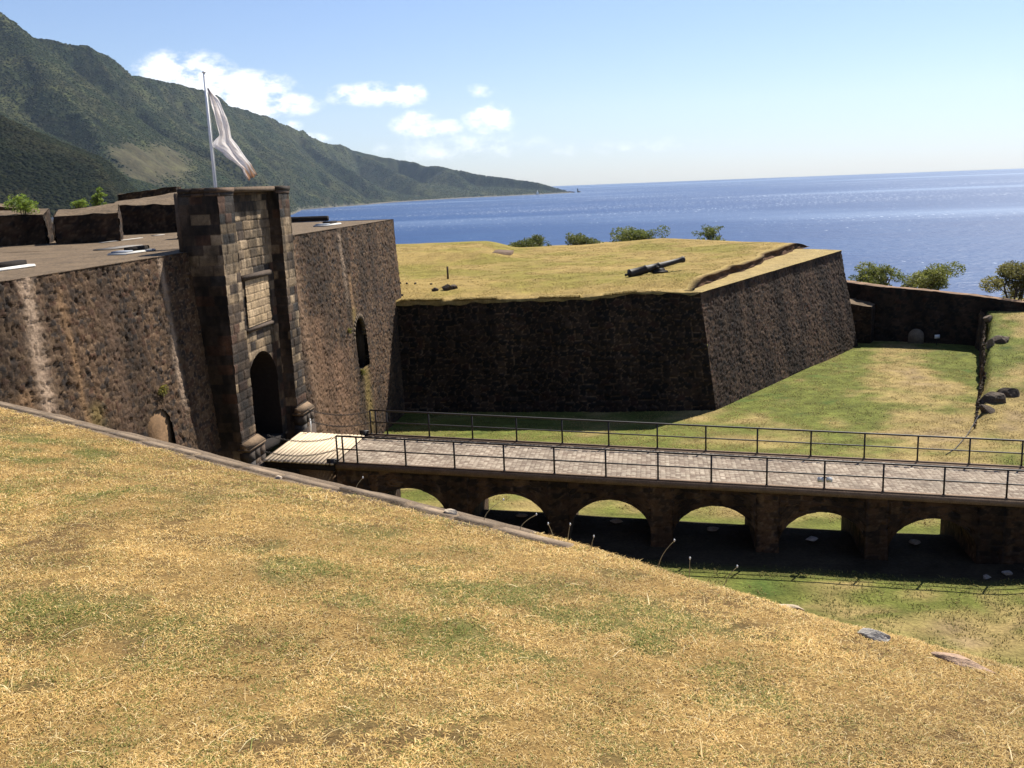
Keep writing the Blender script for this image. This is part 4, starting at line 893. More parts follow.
for (t, lab) in ((-.12, 'black iron bracket block at the near end of the platform'), (BW - .1, 'black iron bracket block at the far end of the platform')):
    b = MB(); b.box(fr(S0 - .12, t, deckz(S0) + .12), (.34, .26, .22), (Es, Et, Ez), .04); b.tube([fr(S0 - .3, t, deckz(S0) + .20), fr(S0 + .08, t, deckz(S0) + .20)], .05, 8); tag(b.build('iron_bracket', M['iron']), lab, 'bracket')

# ================================================================== THE BASTION
bs = empty('bastion', (9, 66, -13.9), 'large grass topped stone bastion with sharp corner and battered rubble sides', 'bastion')
K_, F_ = np.array((11.35, 57.0)), np.array((26.2, 76.0)); dF = np.array((-.99, .1414)); nF = np.array((-.1414, -.99, 0)); dR = (F_ - K_) / np.linalg.norm(F_ - K_); nR = np.array((dR[1], -dR[0], 0))
LF = 20.6; LR = np.linalg.norm(F_ - K_)
SHADE_COLS = [(.034, .026, .020), (.050, .036, .027), (.024, .020, .018), (.066, .048, .034), (.052, .030, .022), (.018, .017, .016)]  # shade of the bastion front and outer wall put into stone colours
def flare_patch(name, p0, ud, ul, top, bot, nrm, fn, step, batter, f0, f1, crum=0.0):
    o = wall_patch(name, p0, ud, ul, top, bot, nrm, fn, M['stone'], None, step=step, batter=batter, crum=crum)
    n = len(o.data.vertices); co = np.empty(n * 3, np.float32); o.data.vertices.foreach_get('co', co); co = co.reshape(-1, 3)
    ud = np.array(ud, float); rel = (co - np.array(p0)) @ ud / ul; tz = np.array([top(u * ul) if callable(top) else top for u in np.clip(rel, 0, 1)])
    co += (ud[None] * ((rel * f1 + (1 - rel) * f0) * (tz - co[:, 2]))[:, None]).astype(np.float32); o.data.vertices.foreach_set('co', co.ravel()); o.data.update(); return o
ftop = lambda u: -7.12 + .27 * u / LF + .22 * math.exp(-((u - 17.5) / 2.0) ** 2) + .06 * (vnoise(np.array([u * 1.3]), np.array([.5]), 3)[0] - .5)
pA = np.array((*(K_ + dF * LF), 0.0))
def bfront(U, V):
    h, c = rubble(U, V, (.46, .34), 401, depth=.10, cols=SHADE_COLS, w=[3, 3, 2, 1.2, 1.2, 2], mortar=(.20, .15, .10), stain=.4); return h, c
def bright(U, V):
    h, c = rubble(U, V, (.28, .18), 411, depth=.036, cols=[(.094, .060, .040), (.122, .080, .050), (.070, .048, .034), (.142, .10, .066), (.090, .048, .033), (.047, .037, .032)], w=[3, 3, 2.5, 1.2, 1.2, 1.3], mortar=(.125, .098, .074), stain=.6); return h, c
B_ = []
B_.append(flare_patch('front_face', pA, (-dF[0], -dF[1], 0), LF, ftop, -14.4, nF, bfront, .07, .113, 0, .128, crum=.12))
rtop = lambda u: -6.85 + .58 * u / LR
B_.append(flare_patch('flank_face', np.array((*K_, 0.)), (dR[0], dR[1], 0), LR, rtop, -14.4, nR, bright, .07, .167, -.035, .115))
dB = np.array((-.55, .835)); B_.append(flare_patch('rear_face', np.array((*F_, 0.)), (dB[0], dB[1], 0), 22, -6.27, -15, np.array((dB[1], -dB[0], 0)), bright, .25, .12, 0, 0))
# coping strip of pale weathered stone on the flank, then the turf bank behind it
cs = np.linspace(0, LR, 120); cq = np.linspace(-.12, 4.6, 20); A, Bq = np.meshgrid(cs, cq, indexing='ij')
Z = np.array([rtop(u) for u in cs])[:, None] + .01 + .03 * (fbm(A * 1.5, Bq * 2.5, 9, 3) - .5) + .03 * np.clip(Bq, 0, 2)
P = np.stack([K_[0] + dR[0] * A - nR[0] * Bq, K_[1] + dR[1] * A - nR[1] * Bq, Z], -1)
c = lerp(np.array((.34, .25, .10)), np.array((.28, .21, .095)), fbm(A * .8, Bq * 2, 13, 3)[..., None]) * lerp(.75, 1.2, fbm(A * 3, Bq * 3, 15, 3))[..., None]
B_.append(np_mesh('coping', P.reshape(-1, 3), grid_faces(120, 20), M['grass'], None, c.reshape(-1, 3)))
def turf_in(x, y):
    """distance inside the turf edge: >0 inside"""
    qR = -((x - K_[0]) * nR[0] + (y - K_[1]) * nR[1]) - .75 - .35 * (vnoise(x * .9, y * .9, 31) - .5) - .125 * np.maximum((x - K_[0]) * dR[0] + (y - K_[1]) * dR[1], 0)
    qF = -((x - K_[0]) * nF[0] + (y - K_[1]) * nF[1]) - .05
    return qR, qF
def turf_z(x, y):
    qR, qF = turf_in(x, y)
    z = -6.98 + .014 * (y - 57) + .30 * sstep(0, 6, qF) + .10 * (fbm(x / 5, y / 5, 33, 3) - .5) + .035 * (fbm(x / .9, y / .9, 35, 3) - .5)
    z = z + .24 * np.exp(-((qF - .4) / 1.2) ** 2) * np.exp(-((x - 8.5) / 2.6) ** 2)
    ur = np.clip((x - K_[0]) * dR[0] + (y - K_[1]) * dR[1], 0, LR + 8); bankz = -6.85 + .58 * np.minimum(ur, LR) / LR + .50 * sstep(LR + 5, LR - 4, ur) + .10 * (vnoise(ur * .8, ur * 0 + 2, 37) - .5)
    z = lerp(z, np.maximum(z, bankz), sstep(9, 1.5, qR) * sstep(.8, 3.2, qF)); z = z 
    z = z + .75 * sstep(1.5, -2.5, x) * sstep(76, 84, y)                      # raised bank at the back left
    z = z + .40 * sstep(70, 86, y) * sstep(5, 18, x)
    z = z - .5 * sstep(92, 99, y)
    return z
def make_turf():
    xs = np.arange(-26, 30, .2); ys = np.arange(56, 100, .2); X, Y = np.meshgrid(xs, ys, indexing='ij'); Z = turf_z(X, Y); qR, qF = turf_in(X, Y)
    n1 = fbm(X / 4.2, Y / 4.2, 41, 4); n2 = fbm(X / .9, Y / .9, 43, 3)
    g = .48 + 1.5 * (n1 - .5) + .5 * (n2 - .5) - .5 * np.exp(-(qF / 1.6) ** 2) - .45 * np.exp(-(qR / 1.6) ** 2) - .4 * sstep(84, 90, Y) * sstep(2, 8, X)
    c = lerp(np.array((.315, .222, .074)), np.array((.225, .185, .042)), sstep(.2, .8, g)[..., None]); c = c * lerp(.70, 1.05, n2)[..., None]
    bare = sstep(.34, .22, qR) * sstep(.8, 2.5, qF); c = lerp(c, np.array((.085, .046, .026)), bare[..., None])
    inside = (qR > .10) & (qF > .52) & (((X - F_[0]) * dB[1] - (Y - F_[1]) * dB[0]) < -.1)
    P = np.stack([X, Y, Z], -1).reshape(-1, 3); F = grid_faces(len(xs), len(ys)); keep = inside.reshape(-1)[F].all(1)
    ok = np.zeros(len(P), bool); F = F[keep]; ok[F.ravel()] = True; idx = np.cumsum(ok) - 1
    B_.append(np_mesh('turf', P[ok], idx[F], M['grass'], None, c.reshape(-1, 3)[ok], smooth=True))
make_turf()
# eroded earth bank between coping and turf
ur = np.arange(0.2, LR + 3.6, .12); rows_ = []
for j in range(7):
    f = j / 6; n_ = vnoise(ur * 1.3 + j * .3, ur * 0 + j * .9, 63); off = .55 + .125 * ur + .35 * f + .22 * (n_ - .5) + .35 * (vnoise(ur * .5, ur * 0, 64) - .5) + (-.25 * (j == 5) - .05 * (j == 6)) + .3 * (j == 6)
    x = K_[0] + dR[0] * ur - nR[0] * off; y = K_[1] + dR[1] * ur - nR[1] * off
    zt_ = turf_z(x + .0 - nR[0] * .5, y - nR[1] * .5) + .03; zb_2 = -6.85 + .58 * np.minimum(ur, LR) / LR + .0
    rows_.append(np.stack([x, y, lerp(zb_2, zt_, np.minimum(1, f * 1.15) * sstep(LR + 3.8, LR + .5, ur))], 1))
P = np.stack(rows_, 1); c = np.tile(np.array((.10, .055, .03)), (len(ur), 7, 1)) * lerp(.5, 1.5, vnoise(P[..., 0] * 3, P[..., 1] * 3 + P[..., 2] * 5, 66))[..., None]; c[:, 6] = (.34, .25, .09); c[:, 5] = (.16, .10, .045)
B_.append(np_mesh('earth_bank', P.reshape(-1, 3), grid_faces(len(ur), 7), M['grass'], None, c.reshape(-1, 3)))
# ragged turf edge rolling over the masonry lip at the front
uf = np.arange(0.05, LF + .01, .10); rows_ = []
ft = np.array([ftop(LF - u) for u in uf]) - .10 * fbm(uf * 1.6, uf * 0 + 3, 445, 3)
for j, q in enumerate((-.16, -.13, -.05, .06, .45, .95)):
    qq = q + (.10 * (vnoise(uf * 2.2, uf * 0 + j * .4, 68) - .5) if j < 3 else 0); x = K_[0] + dF[0] * uf - nF[0] * qq; y = K_[1] + dF[1] * uf - nF[1] * qq
    zt_ = turf_z(x, y) + .012; z = lerp(ft, zt_, (0, .35, .8, 1, 1, 1)[j]) - (.16 * vnoise(uf * 1.7, uf * 0, 69) + .04 if j == 0 else 0); rows_.append(np.stack([x, y, z], 1))
P = np.stack(rows_, 1); c = np.tile(np.array((.30, .21, .075)), (len(uf), 6, 1)) * lerp(.6, 1.15, vnoise(P[..., 0] * 3, P[..., 2] * 6, 70))[..., None]
B_.append(np_mesh('turf_edge', P.reshape(-1, 3), grid_faces(len(uf), 6), M['grass'], None, c.reshape(-1, 3)))
# low masonry slab at the end of the raised bank
b = MB(); b.cc = (.10, .075, .055); b.prism([(-1.9, 81.2, -6.5), (.15, 82.6, -6.5), (.35, 82.9, -5.95), (-1.0, 82.3, -5.78), (-1.9, 81.6, -5.9)], (.3, 2.2, .05)); B_.append(b.build('bank_slab', M['stone']))
adopt(bs, *B_)

# cannon on the bastion
def make_cannon():
    p0 = Vector((8.55, 66.3, -6.42)); z0 = turf_z(np.array([10.0]), np.array([64.1]))[0]
    br_ = Vector((8.0, 63.6, turf_z(np.array([8.0]), np.array([63.6]))[0] + .20)); d = (Vector((11.85, 64.9, br_.z + .72)) - br_); Lc = d.length; d.normalize()
    root = empty('cannon', (10.0, 64.1, z0), 'old black iron cannon propped on a block, aiming over the bastion edge', 'cannon')
    b = MB(); pr = [(-.34, .02), (-.30, .075), (-.22, .09), (-.14, .06), (-.06, .10), (0, .30), (.04, .32), (.10, .30), (.16, .285), (Lc * .28, .265), (Lc * .285, .285), (Lc * .31, .285), (Lc * .315, .25), (Lc * .52, .225), (Lc * .525, .24), (Lc * .545, .24), (Lc * .55, .20), (Lc * .88, .165), (Lc * .93, .175), (Lc * .965, .215), (Lc * .985, .215), (Lc, .19), (Lc, .10), (Lc - .3, .095)]
    b.tube([br_ + d * q for q, _ in pr], [r for _, r in pr], 20, cap=True); barrel = b.build('barrel', M['cannon'], smooth=False)
    side = d.cross(Ez).normalized(); b = MB(); m = br_ + d * (Lc * .47); b.tube([m - side * .42, m + side * .42], .085, 10); tr = b.build('trunnion', M['cannon'])
    b = MB(); g = m + d * .25; b.box(Vector((g.x, g.y, (z0 + g.z - .16) / 2)), (.62, .7, g.z - .16 - z0 + .1), (Vector((d.x, d.y, 0)).normalized(), side, Ez), .05)
    b.box(Vector((g.x, g.y, z0 + .1)), (1.0, .9, .16), (Vector((d.x, d.y, 0)).normalized(), side, Ez), .04); blk = b.build('support_block', M['cannon'])
    adopt(root, barrel, tr, blk)
make_cannon()
zp = turf_z(np.array([-4.2]), np.array([67.9]))[0]
b = MB(); b.box((-4.2, 67.9, zp + .42), (.13, .13, .9), None, .02); tag(b.build('marker_post', M['bark']), 'short dark post standing alone on the bastion grass', 'post')
pl = [((-4.7, 62.6), (.30, .25, .2), 'dark flat stone at the left of the stone heap on the bastion'), ((-3.95, 62.7), (.42, .35, .33), 'largest dark stone of the heap on the bastion grass'), ((-3.5, 63.0), (.30, .28, .24), 'dark stone at the right of the heap on the bastion grass')]
for i, ((x, y), sz, lab) in enumerate(pl): tag(rock_mesh('stone', (x, y, turf_z(np.array([x]), np.array([y]))[0] + sz[2] * .4), sz, 60 + i, M['rock'], None, (.07, .05, .035)), lab, 'stone', 'stones on the bastion grass')
for i, (x, y) in enumerate([(-5.15, 64.9), (-6.3, 65.6), (-6.9, 65.8), (-7.4, 66.2), (-6.75, 61.4)]):
    tag(rock_mesh('pebble', (x, y, turf_z(np.array([x]), np.array([y]))[0] + .05), (.11, .11, .1), 70 + i, M['rock'], None, (.05, .035, .028), sub=2), 'small dark stone lying in a scattered row by the citadel corner', 'stone', 'small dark stones in a row on the bastion grass')

def turf_tufts():
    r_ = np.random.default_rng(31); n = 120000; X = r_.uniform(-14, 28, n); Y = 57 + 36 * r_.uniform(0, 1, n) ** 1.2; qR, qF = turf_in(X, Y)
    ok = (qR > .5) & (qF > .0) & (((X - F_[0]) * dB[1] - (Y - F_[1]) * dB[0]) < -1.) & (Y < 91) & (fbm(X / .8, Y / .8, 151, 3) > .47); X, Y = X[ok], Y[ok]; k = len(X); n1 = fbm(X / 4.2, Y / 4.2, 41, 4)
    c = lerp(np.array((.33, .235, .078)), np.array((.20, .175, .04)), (sstep(.35, .65, n1) * r_.uniform(.4, 1, k))[:, None]) * r_.uniform(.7, 1.0, (k, 1))
    o = blades('grass_tufts', X, Y, turf_z, r_, .05 * np.ones(k), .016 * np.ones(k), c, lean=(.4, 1.8)); o['kind'] = 'stuff'; adopt(bs, o)
    # ragged grass hanging over the masonry lip at the front
    u = r_.uniform(2.2, LF, 9000); q = r_.uniform(-.1, .35, 9000); X = K_[0] + dF[0] * u - nF[0] * q; Y = K_[1] + dF[1] * u - nF[1] * q; ok = fbm(u * 1.2, u * 0, 161, 3) > .42; X, Y = X[ok], Y[ok]; k = len(X)
    o = blades('lip_grass', X, Y, turf_z, r_, .16 * np.ones(k), .02 * np.ones(k), np.array((.40, .30, .11)) * r_.uniform(.6, 1.2, (k, 1)), lean=(.6, 2.2)); o['kind'] = 'stuff'; adopt(bs, o)
turf_tufts()
# ================================================================== OUTER WALL, BANK, PLANTS
OW = np.array([(25.5, 86, -9.2), (28.4, 80.4, -9.34), (30.15, 78, -9.53), (32.77, 76.5, -9.71), (35.28, 75, -10.0), (36.6, 73.6, -10.12), (38.73, 72, -10.43), (46, 68.5, -11.1), (60, 62, -11.8)])
def path_wall(name, pts, zb, fn, thick, m, step=.1, parent=None):
    pts = np.array(pts, float); d = np.concatenate([[0], np.cumsum(np.hypot(*np.diff(pts[:, :2], axis=0).T))]); u = np.arange(0, d[-1], step)
    P = np.stack([np.interp(u, d, pts[:, k]) for k in range(3)], 1)
    for _ in range(12):
        Q = P.copy(); Q[1:-1] = (P[:-2] + P[2:] + 2 * P[1:-1]) / 4; P = Q
    T = np.gradient(P[:, :2], axis=0); T /= np.linalg.norm(T, axis=1)[:, None]; Nn = np.stack([T[:, 1], -T[:, 0]], 1)
    if (Nn[:, 1] > 0).mean() > .5: Nn = -Nn
    H = P[:, 2] - zb; nv = int(H.max() / step) + 2; v = np.linspace(0, 1, nv); U = np.repeat(u[:, None], nv, 1); V = H[:, None] * v[None]
    h, c = fn(U, V)
    Fr = np.concatenate([P[:, None, :2] + Nn[:, None] * (h + .05 * V)[..., None], (P[:, 2][:, None] - V)[..., None]], -1)
    Tp = np.stack([np.concatenate([P[:, :2] - Nn * thick * q, (P[:, 2] + .02 + .04 * (vnoise(u * 2, u * 0 + q * 9, 5) - .5))[:, None]], 1) for q in (.02, .35, .7, 1.0)], 1)
    Bk = np.concatenate([P[:, :2] - Nn * thick, np.full((len(u), 1), zb)], 1)[:, None]
    A = np.concatenate([Fr[:, ::-1], Tp, Bk], 1); cc = np.concatenate([c[:, ::-1], np.tile(np.array((.17, .12, .08)), (len(u), 4, 1)) * lerp(.7, 1.2, vnoise(U[:, :4] * 1.5, U[:, :4] * 0, 4))[..., None], np.tile(np.array((.08, .06, .05)), (len(u), 1, 1))], 1)
    return np_mesh(name, A.reshape(-1, 3), grid_faces(len(u), A.shape[1]), m, parent, cc.reshape(-1, 3))
ow = empty('outer_wall', (33, 76.3, -13.9), 'long dark stone outer wall closing the far end of the lawn', 'wall')
wf = path_wall('wall_body', OW, -14.6, lambda U, V: rubble(U, V, (.42, .30), 501, depth=.09, cols=SHADE_COLS, w=[3, 3, 2, 1, 1, 2], mortar=(.075, .058, .044)), 1.0, M['stone'])
# rounded pale slab set at the foot of the wall
b = MB(); r = .58; c = Vector((32.55, 76.25, -13.35)); ux = Vector((.86, -.51, 0)); un = Vector((-.51, -.86, 0)); b.cc = (.16, .145, .12)
b.prism([c - ux * r - Ez * .7, c + ux * r - Ez * .7] + [c + ux * (r * math.cos(a)) + Ez * (r * math.sin(a)) for a in np.linspace(0, math.pi, 14)], un * .35)
sl = b.build('blocked_arch', M['ashlar'])
adopt(ow, wf, sl)
stone_block('stone_buttress', 'low dark stone mass with pale top against the outer wall, beside the bastion', (28.6, 78.2, -13.9), (2.2, 1.8), R(-30), (3.25, 2.9, 3.0, 3.4), 261, 'buttress', None)
sg = empty('small_sign', (33.6, 74.9, -13.9), 'small white sign on a short stake before the outer wall', 'sign')
zs = ground_z(np.array([33.6]), np.array([74.9]))[0]
b = MB(); b.tube([(33.6, 74.9, zs - .1), (33.6, 74.9, zs + .62)], .03, 6); s1 = b.build('stake', M['iron'])
b = MB(); b.box((33.6, 74.86, zs + .68), (.40, .04, .30), None, .01); s2 = b.build('board', M['white']); adopt(sg, s1, s2)
# broken retaining wall along the bank
def bank_z(x, y): return ground_z(np.array([x]), np.array([y]))[0]
rwall = empty('retaining_wall', (31, 62, -13.5), 'crumbling low rubble retaining wall along the edge of the right hand bank', 'wall')
prs = []
for (ya, yb, k) in ((49.5, 58.0, 0), (58.0, 75.0, 1)):
    yy = np.arange(ya, yb + .01, .5); pts = [(np.interp(y, EDGE[:, 0], EDGE[:, 1]) - .05 + .25 * (vnoise(np.array([y * .7]), np.array([.3]), 8)[0] - .5), y, np.interp(y, BZ[:, 0], BZ[:, 1]) + .02 + .6 * (vnoise(np.array([y * 1.1]), np.array([.7]), 9)[0] - .6)) for y in yy]
    pts = pts[::-1]
    d = np.array(pts)
    u = np.concatenate([[0], np.cumsum(np.hypot(*np.diff(d[:, :2], axis=0).T))]); uu = np.arange(0, u[-1], .1); P = np.stack([np.interp(uu, u, d[:, q]) for q in range(3)], 1)
    T = np.gradient(P[:, :2], axis=0); T /= np.linalg.norm(T, axis=1)[:, None]; Nn = np.stack([T[:, 1], -T[:, 0]], 1)
    if Nn[:, 0].mean() > 0: Nn = -Nn
    zb = -14.4; H = P[:, 2] - zb; nv = 40; v = np.linspace(0, 1, nv); U = np.repeat(uu[:, None], nv, 1); V = H[:, None] * v
    h, c = rubble(U, V, (.45, .32), 511 + k, depth=.14, mortar=(.10, .075, .045), cols=[(.09, .065, .045), (.12, .088, .055), (.06, .044, .033), (.15, .115, .07)], w=[2, 2, 2, 1])
    A = np.concatenate([P[:, None, :2] + Nn[:, None] * (h + .06 + .08 * V)[..., None], (P[:, 2][:, None] - V)[..., None]], -1)
    tp = np.stack([np.concatenate([P[:, :2] - Nn * q, (P[:, 2] + .05 * vnoise(uu * 3, uu * 0 + q, 3))[:, None]], 1) for q in (.30, .12)], 1)
    prs.append(np_mesh('rubble_face', A.reshape(-1, 3), grid_faces(len(uu), nv), M['stone'], None, c.reshape(-1, 3)))
adopt(rwall, *prs)
RK = [((33.5, 65.3), (.85, .7, .75), 'large dark broken masonry lump in place of a shaded hollow at the middle of the bank edge'), ((32.7, 64.6), (.38, .35, .55), 'pale topped stone beside the dark masonry lump on the bank edge'),
      ((27.3, 53.3), (.85, .8, .85), 'large dark boulder in place of a shaded hollow at the near end of the bank edge'), ((28.7, 54.1), (.8, .6, .55), 'flat brown boulder just right of the large dark boulder'), ((26.2, 51.8), (.45, .4, .55), 'dark stone at the foot of the near bank boulder'),
      ((35.4, 70.6), (.4, .35, .3), 'brown stone at the far upper end of the bank edge')]
for i, ((x, y), sz, lab) in enumerate(RK):  # the dark lumps fill in for shaded hollows of the bank
    tag(rock_mesh('boulder', (x, y, bank_z(x + .6, y) - sz[2] * .12), sz, 80 + i, M['rock'], None, (.085, .062, .043) if i not in (1, 5) else (.15, .11, .075), rz=i * .7), lab, 'boulder', 'broken stones along the bank edge')
# wire lying down the lawn
b = MB(); wp = [(25.2, 50.6), (23.6, 48.5), (22.0, 46.3), (21.0, 45.2)]; b.tube([(x, y, bank_z(x, y) + .03 + (.4 if i == 0 else 0)) for i, (x, y) in enumerate(wp)], .02, 5); tag(b.build('cable', M['iron']), 'thin dark cable running down the lawn from the near boulder', 'cable')
# pale slabs in the shade under the arches, pipe and low stakes on the near grass
for i, (s, t, lab) in enumerate([(5.9, 2.2, 'second'), (9.6, 2.2, 'third'), (13.3, 2.0, 'fourth'), (16.9, 1.6, 'fifth'), (20.6, 1.8, 'sixth')]):
    p = fr(s, t, 0); z = ground_z(np.array([p.x]), np.array([p.y]))[0]
    tag(rock_mesh('flat_stone', (p.x, p.y, z + .04), (.30, .22, .10), 110 + i, M['rock'], None, (.5, .5, .52) if i == 3 else (.33, .29, .25), sub=2), 'pale flat stone in the shade under the %s arch from the gate' % lab, 'stone', 'pale flat stones under the arches')
for i, (s, t, sz, lab) in enumerate([(22.9, -.9, .16, 'small grey stone near the right end of the bridge shadow'), (23.8, -.7, .22, 'rounded grey stone at the right end of the bridge shadow'), (22.2, -1.2, .13, 'flat pale stone lying in the bridge shadow by the last pier')]):
    p = fr(s, t, 0); tag(rock_mesh('stone', (p.x, p.y, ground_z(np.array([p.x]), np.array([p.y]))[0] + sz * .3), (sz * 1.3, sz, sz * .8), 130 + i, M['rock'], None, (.25, .22, .19), sub=2), lab, 'stone', 'stones beside the bridge')

# ------------------------------------------------------------------ coping stones along the lip of the slope
cpb = empty('stone_coping', (LA[0], LA[1], -3.3), 'worn grey brown coping of flat stones edging the grass slope', 'coping')
b = MB(); r_ = random.Random(9); u = -15.0
while u < 10.2:
    w = r_.uniform(.55, 1.15); k = r_.uniform(.75, 1.15); b.cc = tuple(np.array((.20, .145, .095)) * k)
    um = u + w / 2; q = .03 + r_.uniform(-.012, .012); x = LA[0] + um * Ld[0] + q * Ln[0]; y = LA[1] + um * Ld[1] + q * Ln[1]; z = slope_z(np.array([x]), np.array([y]))[0]
    sl = Vector((Ld[0], Ld[1], -.12 * Ld[0] - .12 * Ld[1])).normalized(); nn_ = Vector((Ln[0], Ln[1], -.12 * (Ln[0] + Ln[1]))).normalized()
    b.box((x, y, z - .09 + .012 + r_.uniform(-.008, .008)), (w - .012, .22, .20), (sl, nn_, sl.cross(nn_)), .03); u += w
cp = b.build('coping_course', vmat('coping_stone', .93, (6.0, .25), (40.0, .3), (30.0, .012))); adopt(cpb, cp)
def on_slope(px_u, q): return LA[0] + px_u * Ld[0] + q * Ln[0], LA[1] + px_u * Ld[1] + q * Ln[1]
for i, (x, y, sz, col, lab) in enumerate([(-.72, 9.98, (.10, .07, .06), (.55, .45, .33), 'small pale rounded stone resting on the edge coping'),
                                          (2.72, 6.92, (.15, .13, .06), (.34, .31, .27), 'grey rounded rock half sunk in the slope crest'),
                                          (3.22, 6.50, (.26, .10, .035), (.36, .24, .16), 'flat reddish brown rock along the slope crest'),
                                          (2.30, 7.72, (.16, .05, .03), (.42, .33, .22), 'thin pale flat stone at the slope edge above the moat'),
                                          (-2.9, 11.35, (.06, .05, .04), (.5, .4, .3), 'tiny pale stone on the coping below the timber platform')]):
    tag(rock_mesh('stone', (x, y, slope_z(np.array([x]), np.array([y]))[0] + sz[2] * .35), sz, 150 + i, M['rock'], None, col, rz=-.6), lab, 'stone')
# dry weed stalks with pale heads on the lip
WD = [(-.36, 9.85, .24, .22, 'bent dry weed stalk leaning over the dark second arch'), (.02, 9.55, .16, .18, 'short dry weed stalk by the green tuft on the lip'), (.36, 9.25, .17, -.05, 'straight dry stalk with pale tip before the second bridge pier'), (.50, 9.20, .18, .03, 'thin upright dry stalk just left of the third arch'),
      (.72, 9.02, .13, .03, 'short stalk with round white head under the third arch'), (1.32, 8.62, .30, .16, 'tall leaning stalk with white head before the third pier'), (1.58, 8.42, .20, .01, 'upright dry stalk with pale head at the lip above green grass'), (1.86, 8.25, .22, .13, 'curved stalk with white head leaning right above the moat grass'), (-1.9, 10.9, .16, .10, 'small bent dry weed at the coping below the first arch')]
for i, (x, y, h, ln, lab) in enumerate(WD):
    z = slope_z(np.array([x]), np.array([y]))[0]; root = empty('weed_stalk', (x, y, z), lab, 'weed', 'dry weed stalks along the lip of the slope')
    pts = [Vector((x + ln * q * q, y + .02 * q, z - .03 + (h + .03) * (q - .18 * q * q * abs(ln) * 3))) for q in np.linspace(0, 1, 8)]
    b = MB(); b.tube(pts, [.0045 - .0022 * q for q in np.linspace(0, 1, 8)], 5); st = b.build('stalk', M['weed'])
    b = MB(); p = pts[-1]; b.tube([p - Ez * .008, p, p + Ez * .012, p + Ez * .02], [.003, .008, .008, .003], 7); b.cc = (.8, .76, .66); hd = b.build('seed_head', M['white']); adopt(root, st, hd)

# ------------------------------------------------------------------ trees and shrubs
def leaf_mesh(name, clumps, n, size, cols, m, parent, seed, flat=1.0, up=.3):
    r_ = np.random.default_rng(seed); cl = np.array([(c[0], c[1], c[2]) for c in clumps]); rd = np.array([c[3] for c in clumps]); w = rd ** 2.2; w /= w.sum()
    k = r_.choice(len(cl), n, p=w); v = r_.normal(size=(n, 3)); v /= np.linalg.norm(v, axis=1)[:, None]; rr = r_.uniform(.25, 1, n) ** .5
    P = cl[k] + v * (rd[k] * rr)[:, None] * np.array((1, 1, flat))
    a = r_.normal(size=(n, 3)); a[:, 2] *= .7; a /= np.linalg.norm(a, axis=1)[:, None]; b = np.cross(a, r_.normal(size=(n, 3))); b /= np.linalg.norm(b, axis=1)[:, None]
    s = size * r_.uniform(.5, 1.4, n)[:, None]
    V = np.stack([P - a * s, P - b * s * .42, P + a * s, P + b * s * .42], 1).reshape(-1, 3); F = np.arange(n * 4).reshape(-1, 4)
    tone = hsh(k, k * 0 + 3, seed)[:, None]; c = lerp(np.array(cols[0]), np.array(cols[1]), np.clip(.6 * tone + .5 * r_.uniform(0, 1, (n, 1)) , 0, 1))
    return np_mesh(name, V, F, m, parent, np.repeat(c, 4, 0))
def make_tree(name, label, base, H, W_, trunks, seed, cols, n=2600, leaf=.11, cat='tree', group=None, skirt=.35, lean=(0, 0), sparse=1.0):
    base = Vector(base); root = empty(name, base, label, cat, group); r_ = random.Random(seed); b = MB(); cl = []
    for i in range(trunks):
        a = 2 * math.pi * i / max(1, trunks) + r_.uniform(-.5, .5); sp = W_ * .5 * r_.uniform(.25, .55) * (1 if trunks > 1 else .25)
        p1 = base + Vector((math.cos(a) * sp * .35 + lean[0] * .3, math.sin(a) * sp * .35, H * .34)); p2 = base + Vector((math.cos(a) * sp + lean[0] * .7, math.sin(a) * sp + lean[1] * .7, H * .62))
        b.tube([base + Vector((math.cos(a) * .05, math.sin(a) * .05, -.3)), p1, p2], [.035 * H ** .9 / trunks ** .35, .024 * H ** .9 / trunks ** .3, .013 * H ** .8], 7)
        for j in range(int(9 / trunks ** .5)):
            aa = r_.uniform(0, 6.283); rr = W_ * .5 * r_.uniform(.25, .95); hz = H * r_.uniform(skirt, .95) * (1 - .28 * (rr / (W_ * .5)) ** 2)
            e = base + Vector((math.cos(aa) * rr + lean[0] * hz / H, math.sin(aa) * rr + lean[1] * hz / H, hz)); s_ = p1.lerp(p2, r_.uniform(.2, 1)); mid = s_.lerp(e, .55) + Vector((0, 0, H * .03))
            b.tube([s_, mid, e], [.014 * H ** .7, .009 * H ** .6, .004 * H ** .5], 5); cl.append((e.x, e.y, e.z, W_ * r_.uniform(.11, .20) * sparse)); cl.append((mid.x, mid.y, mid.z + H * .05, W_ * r_.uniform(.08, .14) * sparse)); cl.append(((s_.x + e.x) / 2 + W_ * r_.uniform(-.12, .12), (s_.y + e.y) / 2 + W_ * r_.uniform(-.12, .12), e.z + H * r_.uniform(-.06, .03), W_ * r_.uniform(.07, .13) * sparse))
    tr = b.build('trunk', M['bark'], smooth=True); cr = leaf_mesh('crown', cl, n, leaf, cols, M['leaf'], None, seed, flat=.7)
    return adopt(root, tr, cr)
G1 = [(.075, .105, .022), (.20, .21, .05)]; G2 = [(.08, .105, .024), (.22, .225, .055)]; G3 = [(.06, .08, .022), (.15, .16, .045)]
make_tree('spreading_tree', 'leafy tree with rounded crown behind the outer wall, nearest the bastion', (32.35, 84.0, -12.6), 5.35, 5.2, 4, 5, G1, 10500, .10, group='small trees behind the outer wall', skirt=.42)
make_tree('spreading_tree', 'flat topped tree leaning right behind the outer wall, middle of three', (34.9, 80.4, -12.6), 5.2, 5.3, 3, 12, G2, 9500, .10, group='small trees behind the outer wall', skirt=.55, lean=(.5, 0))
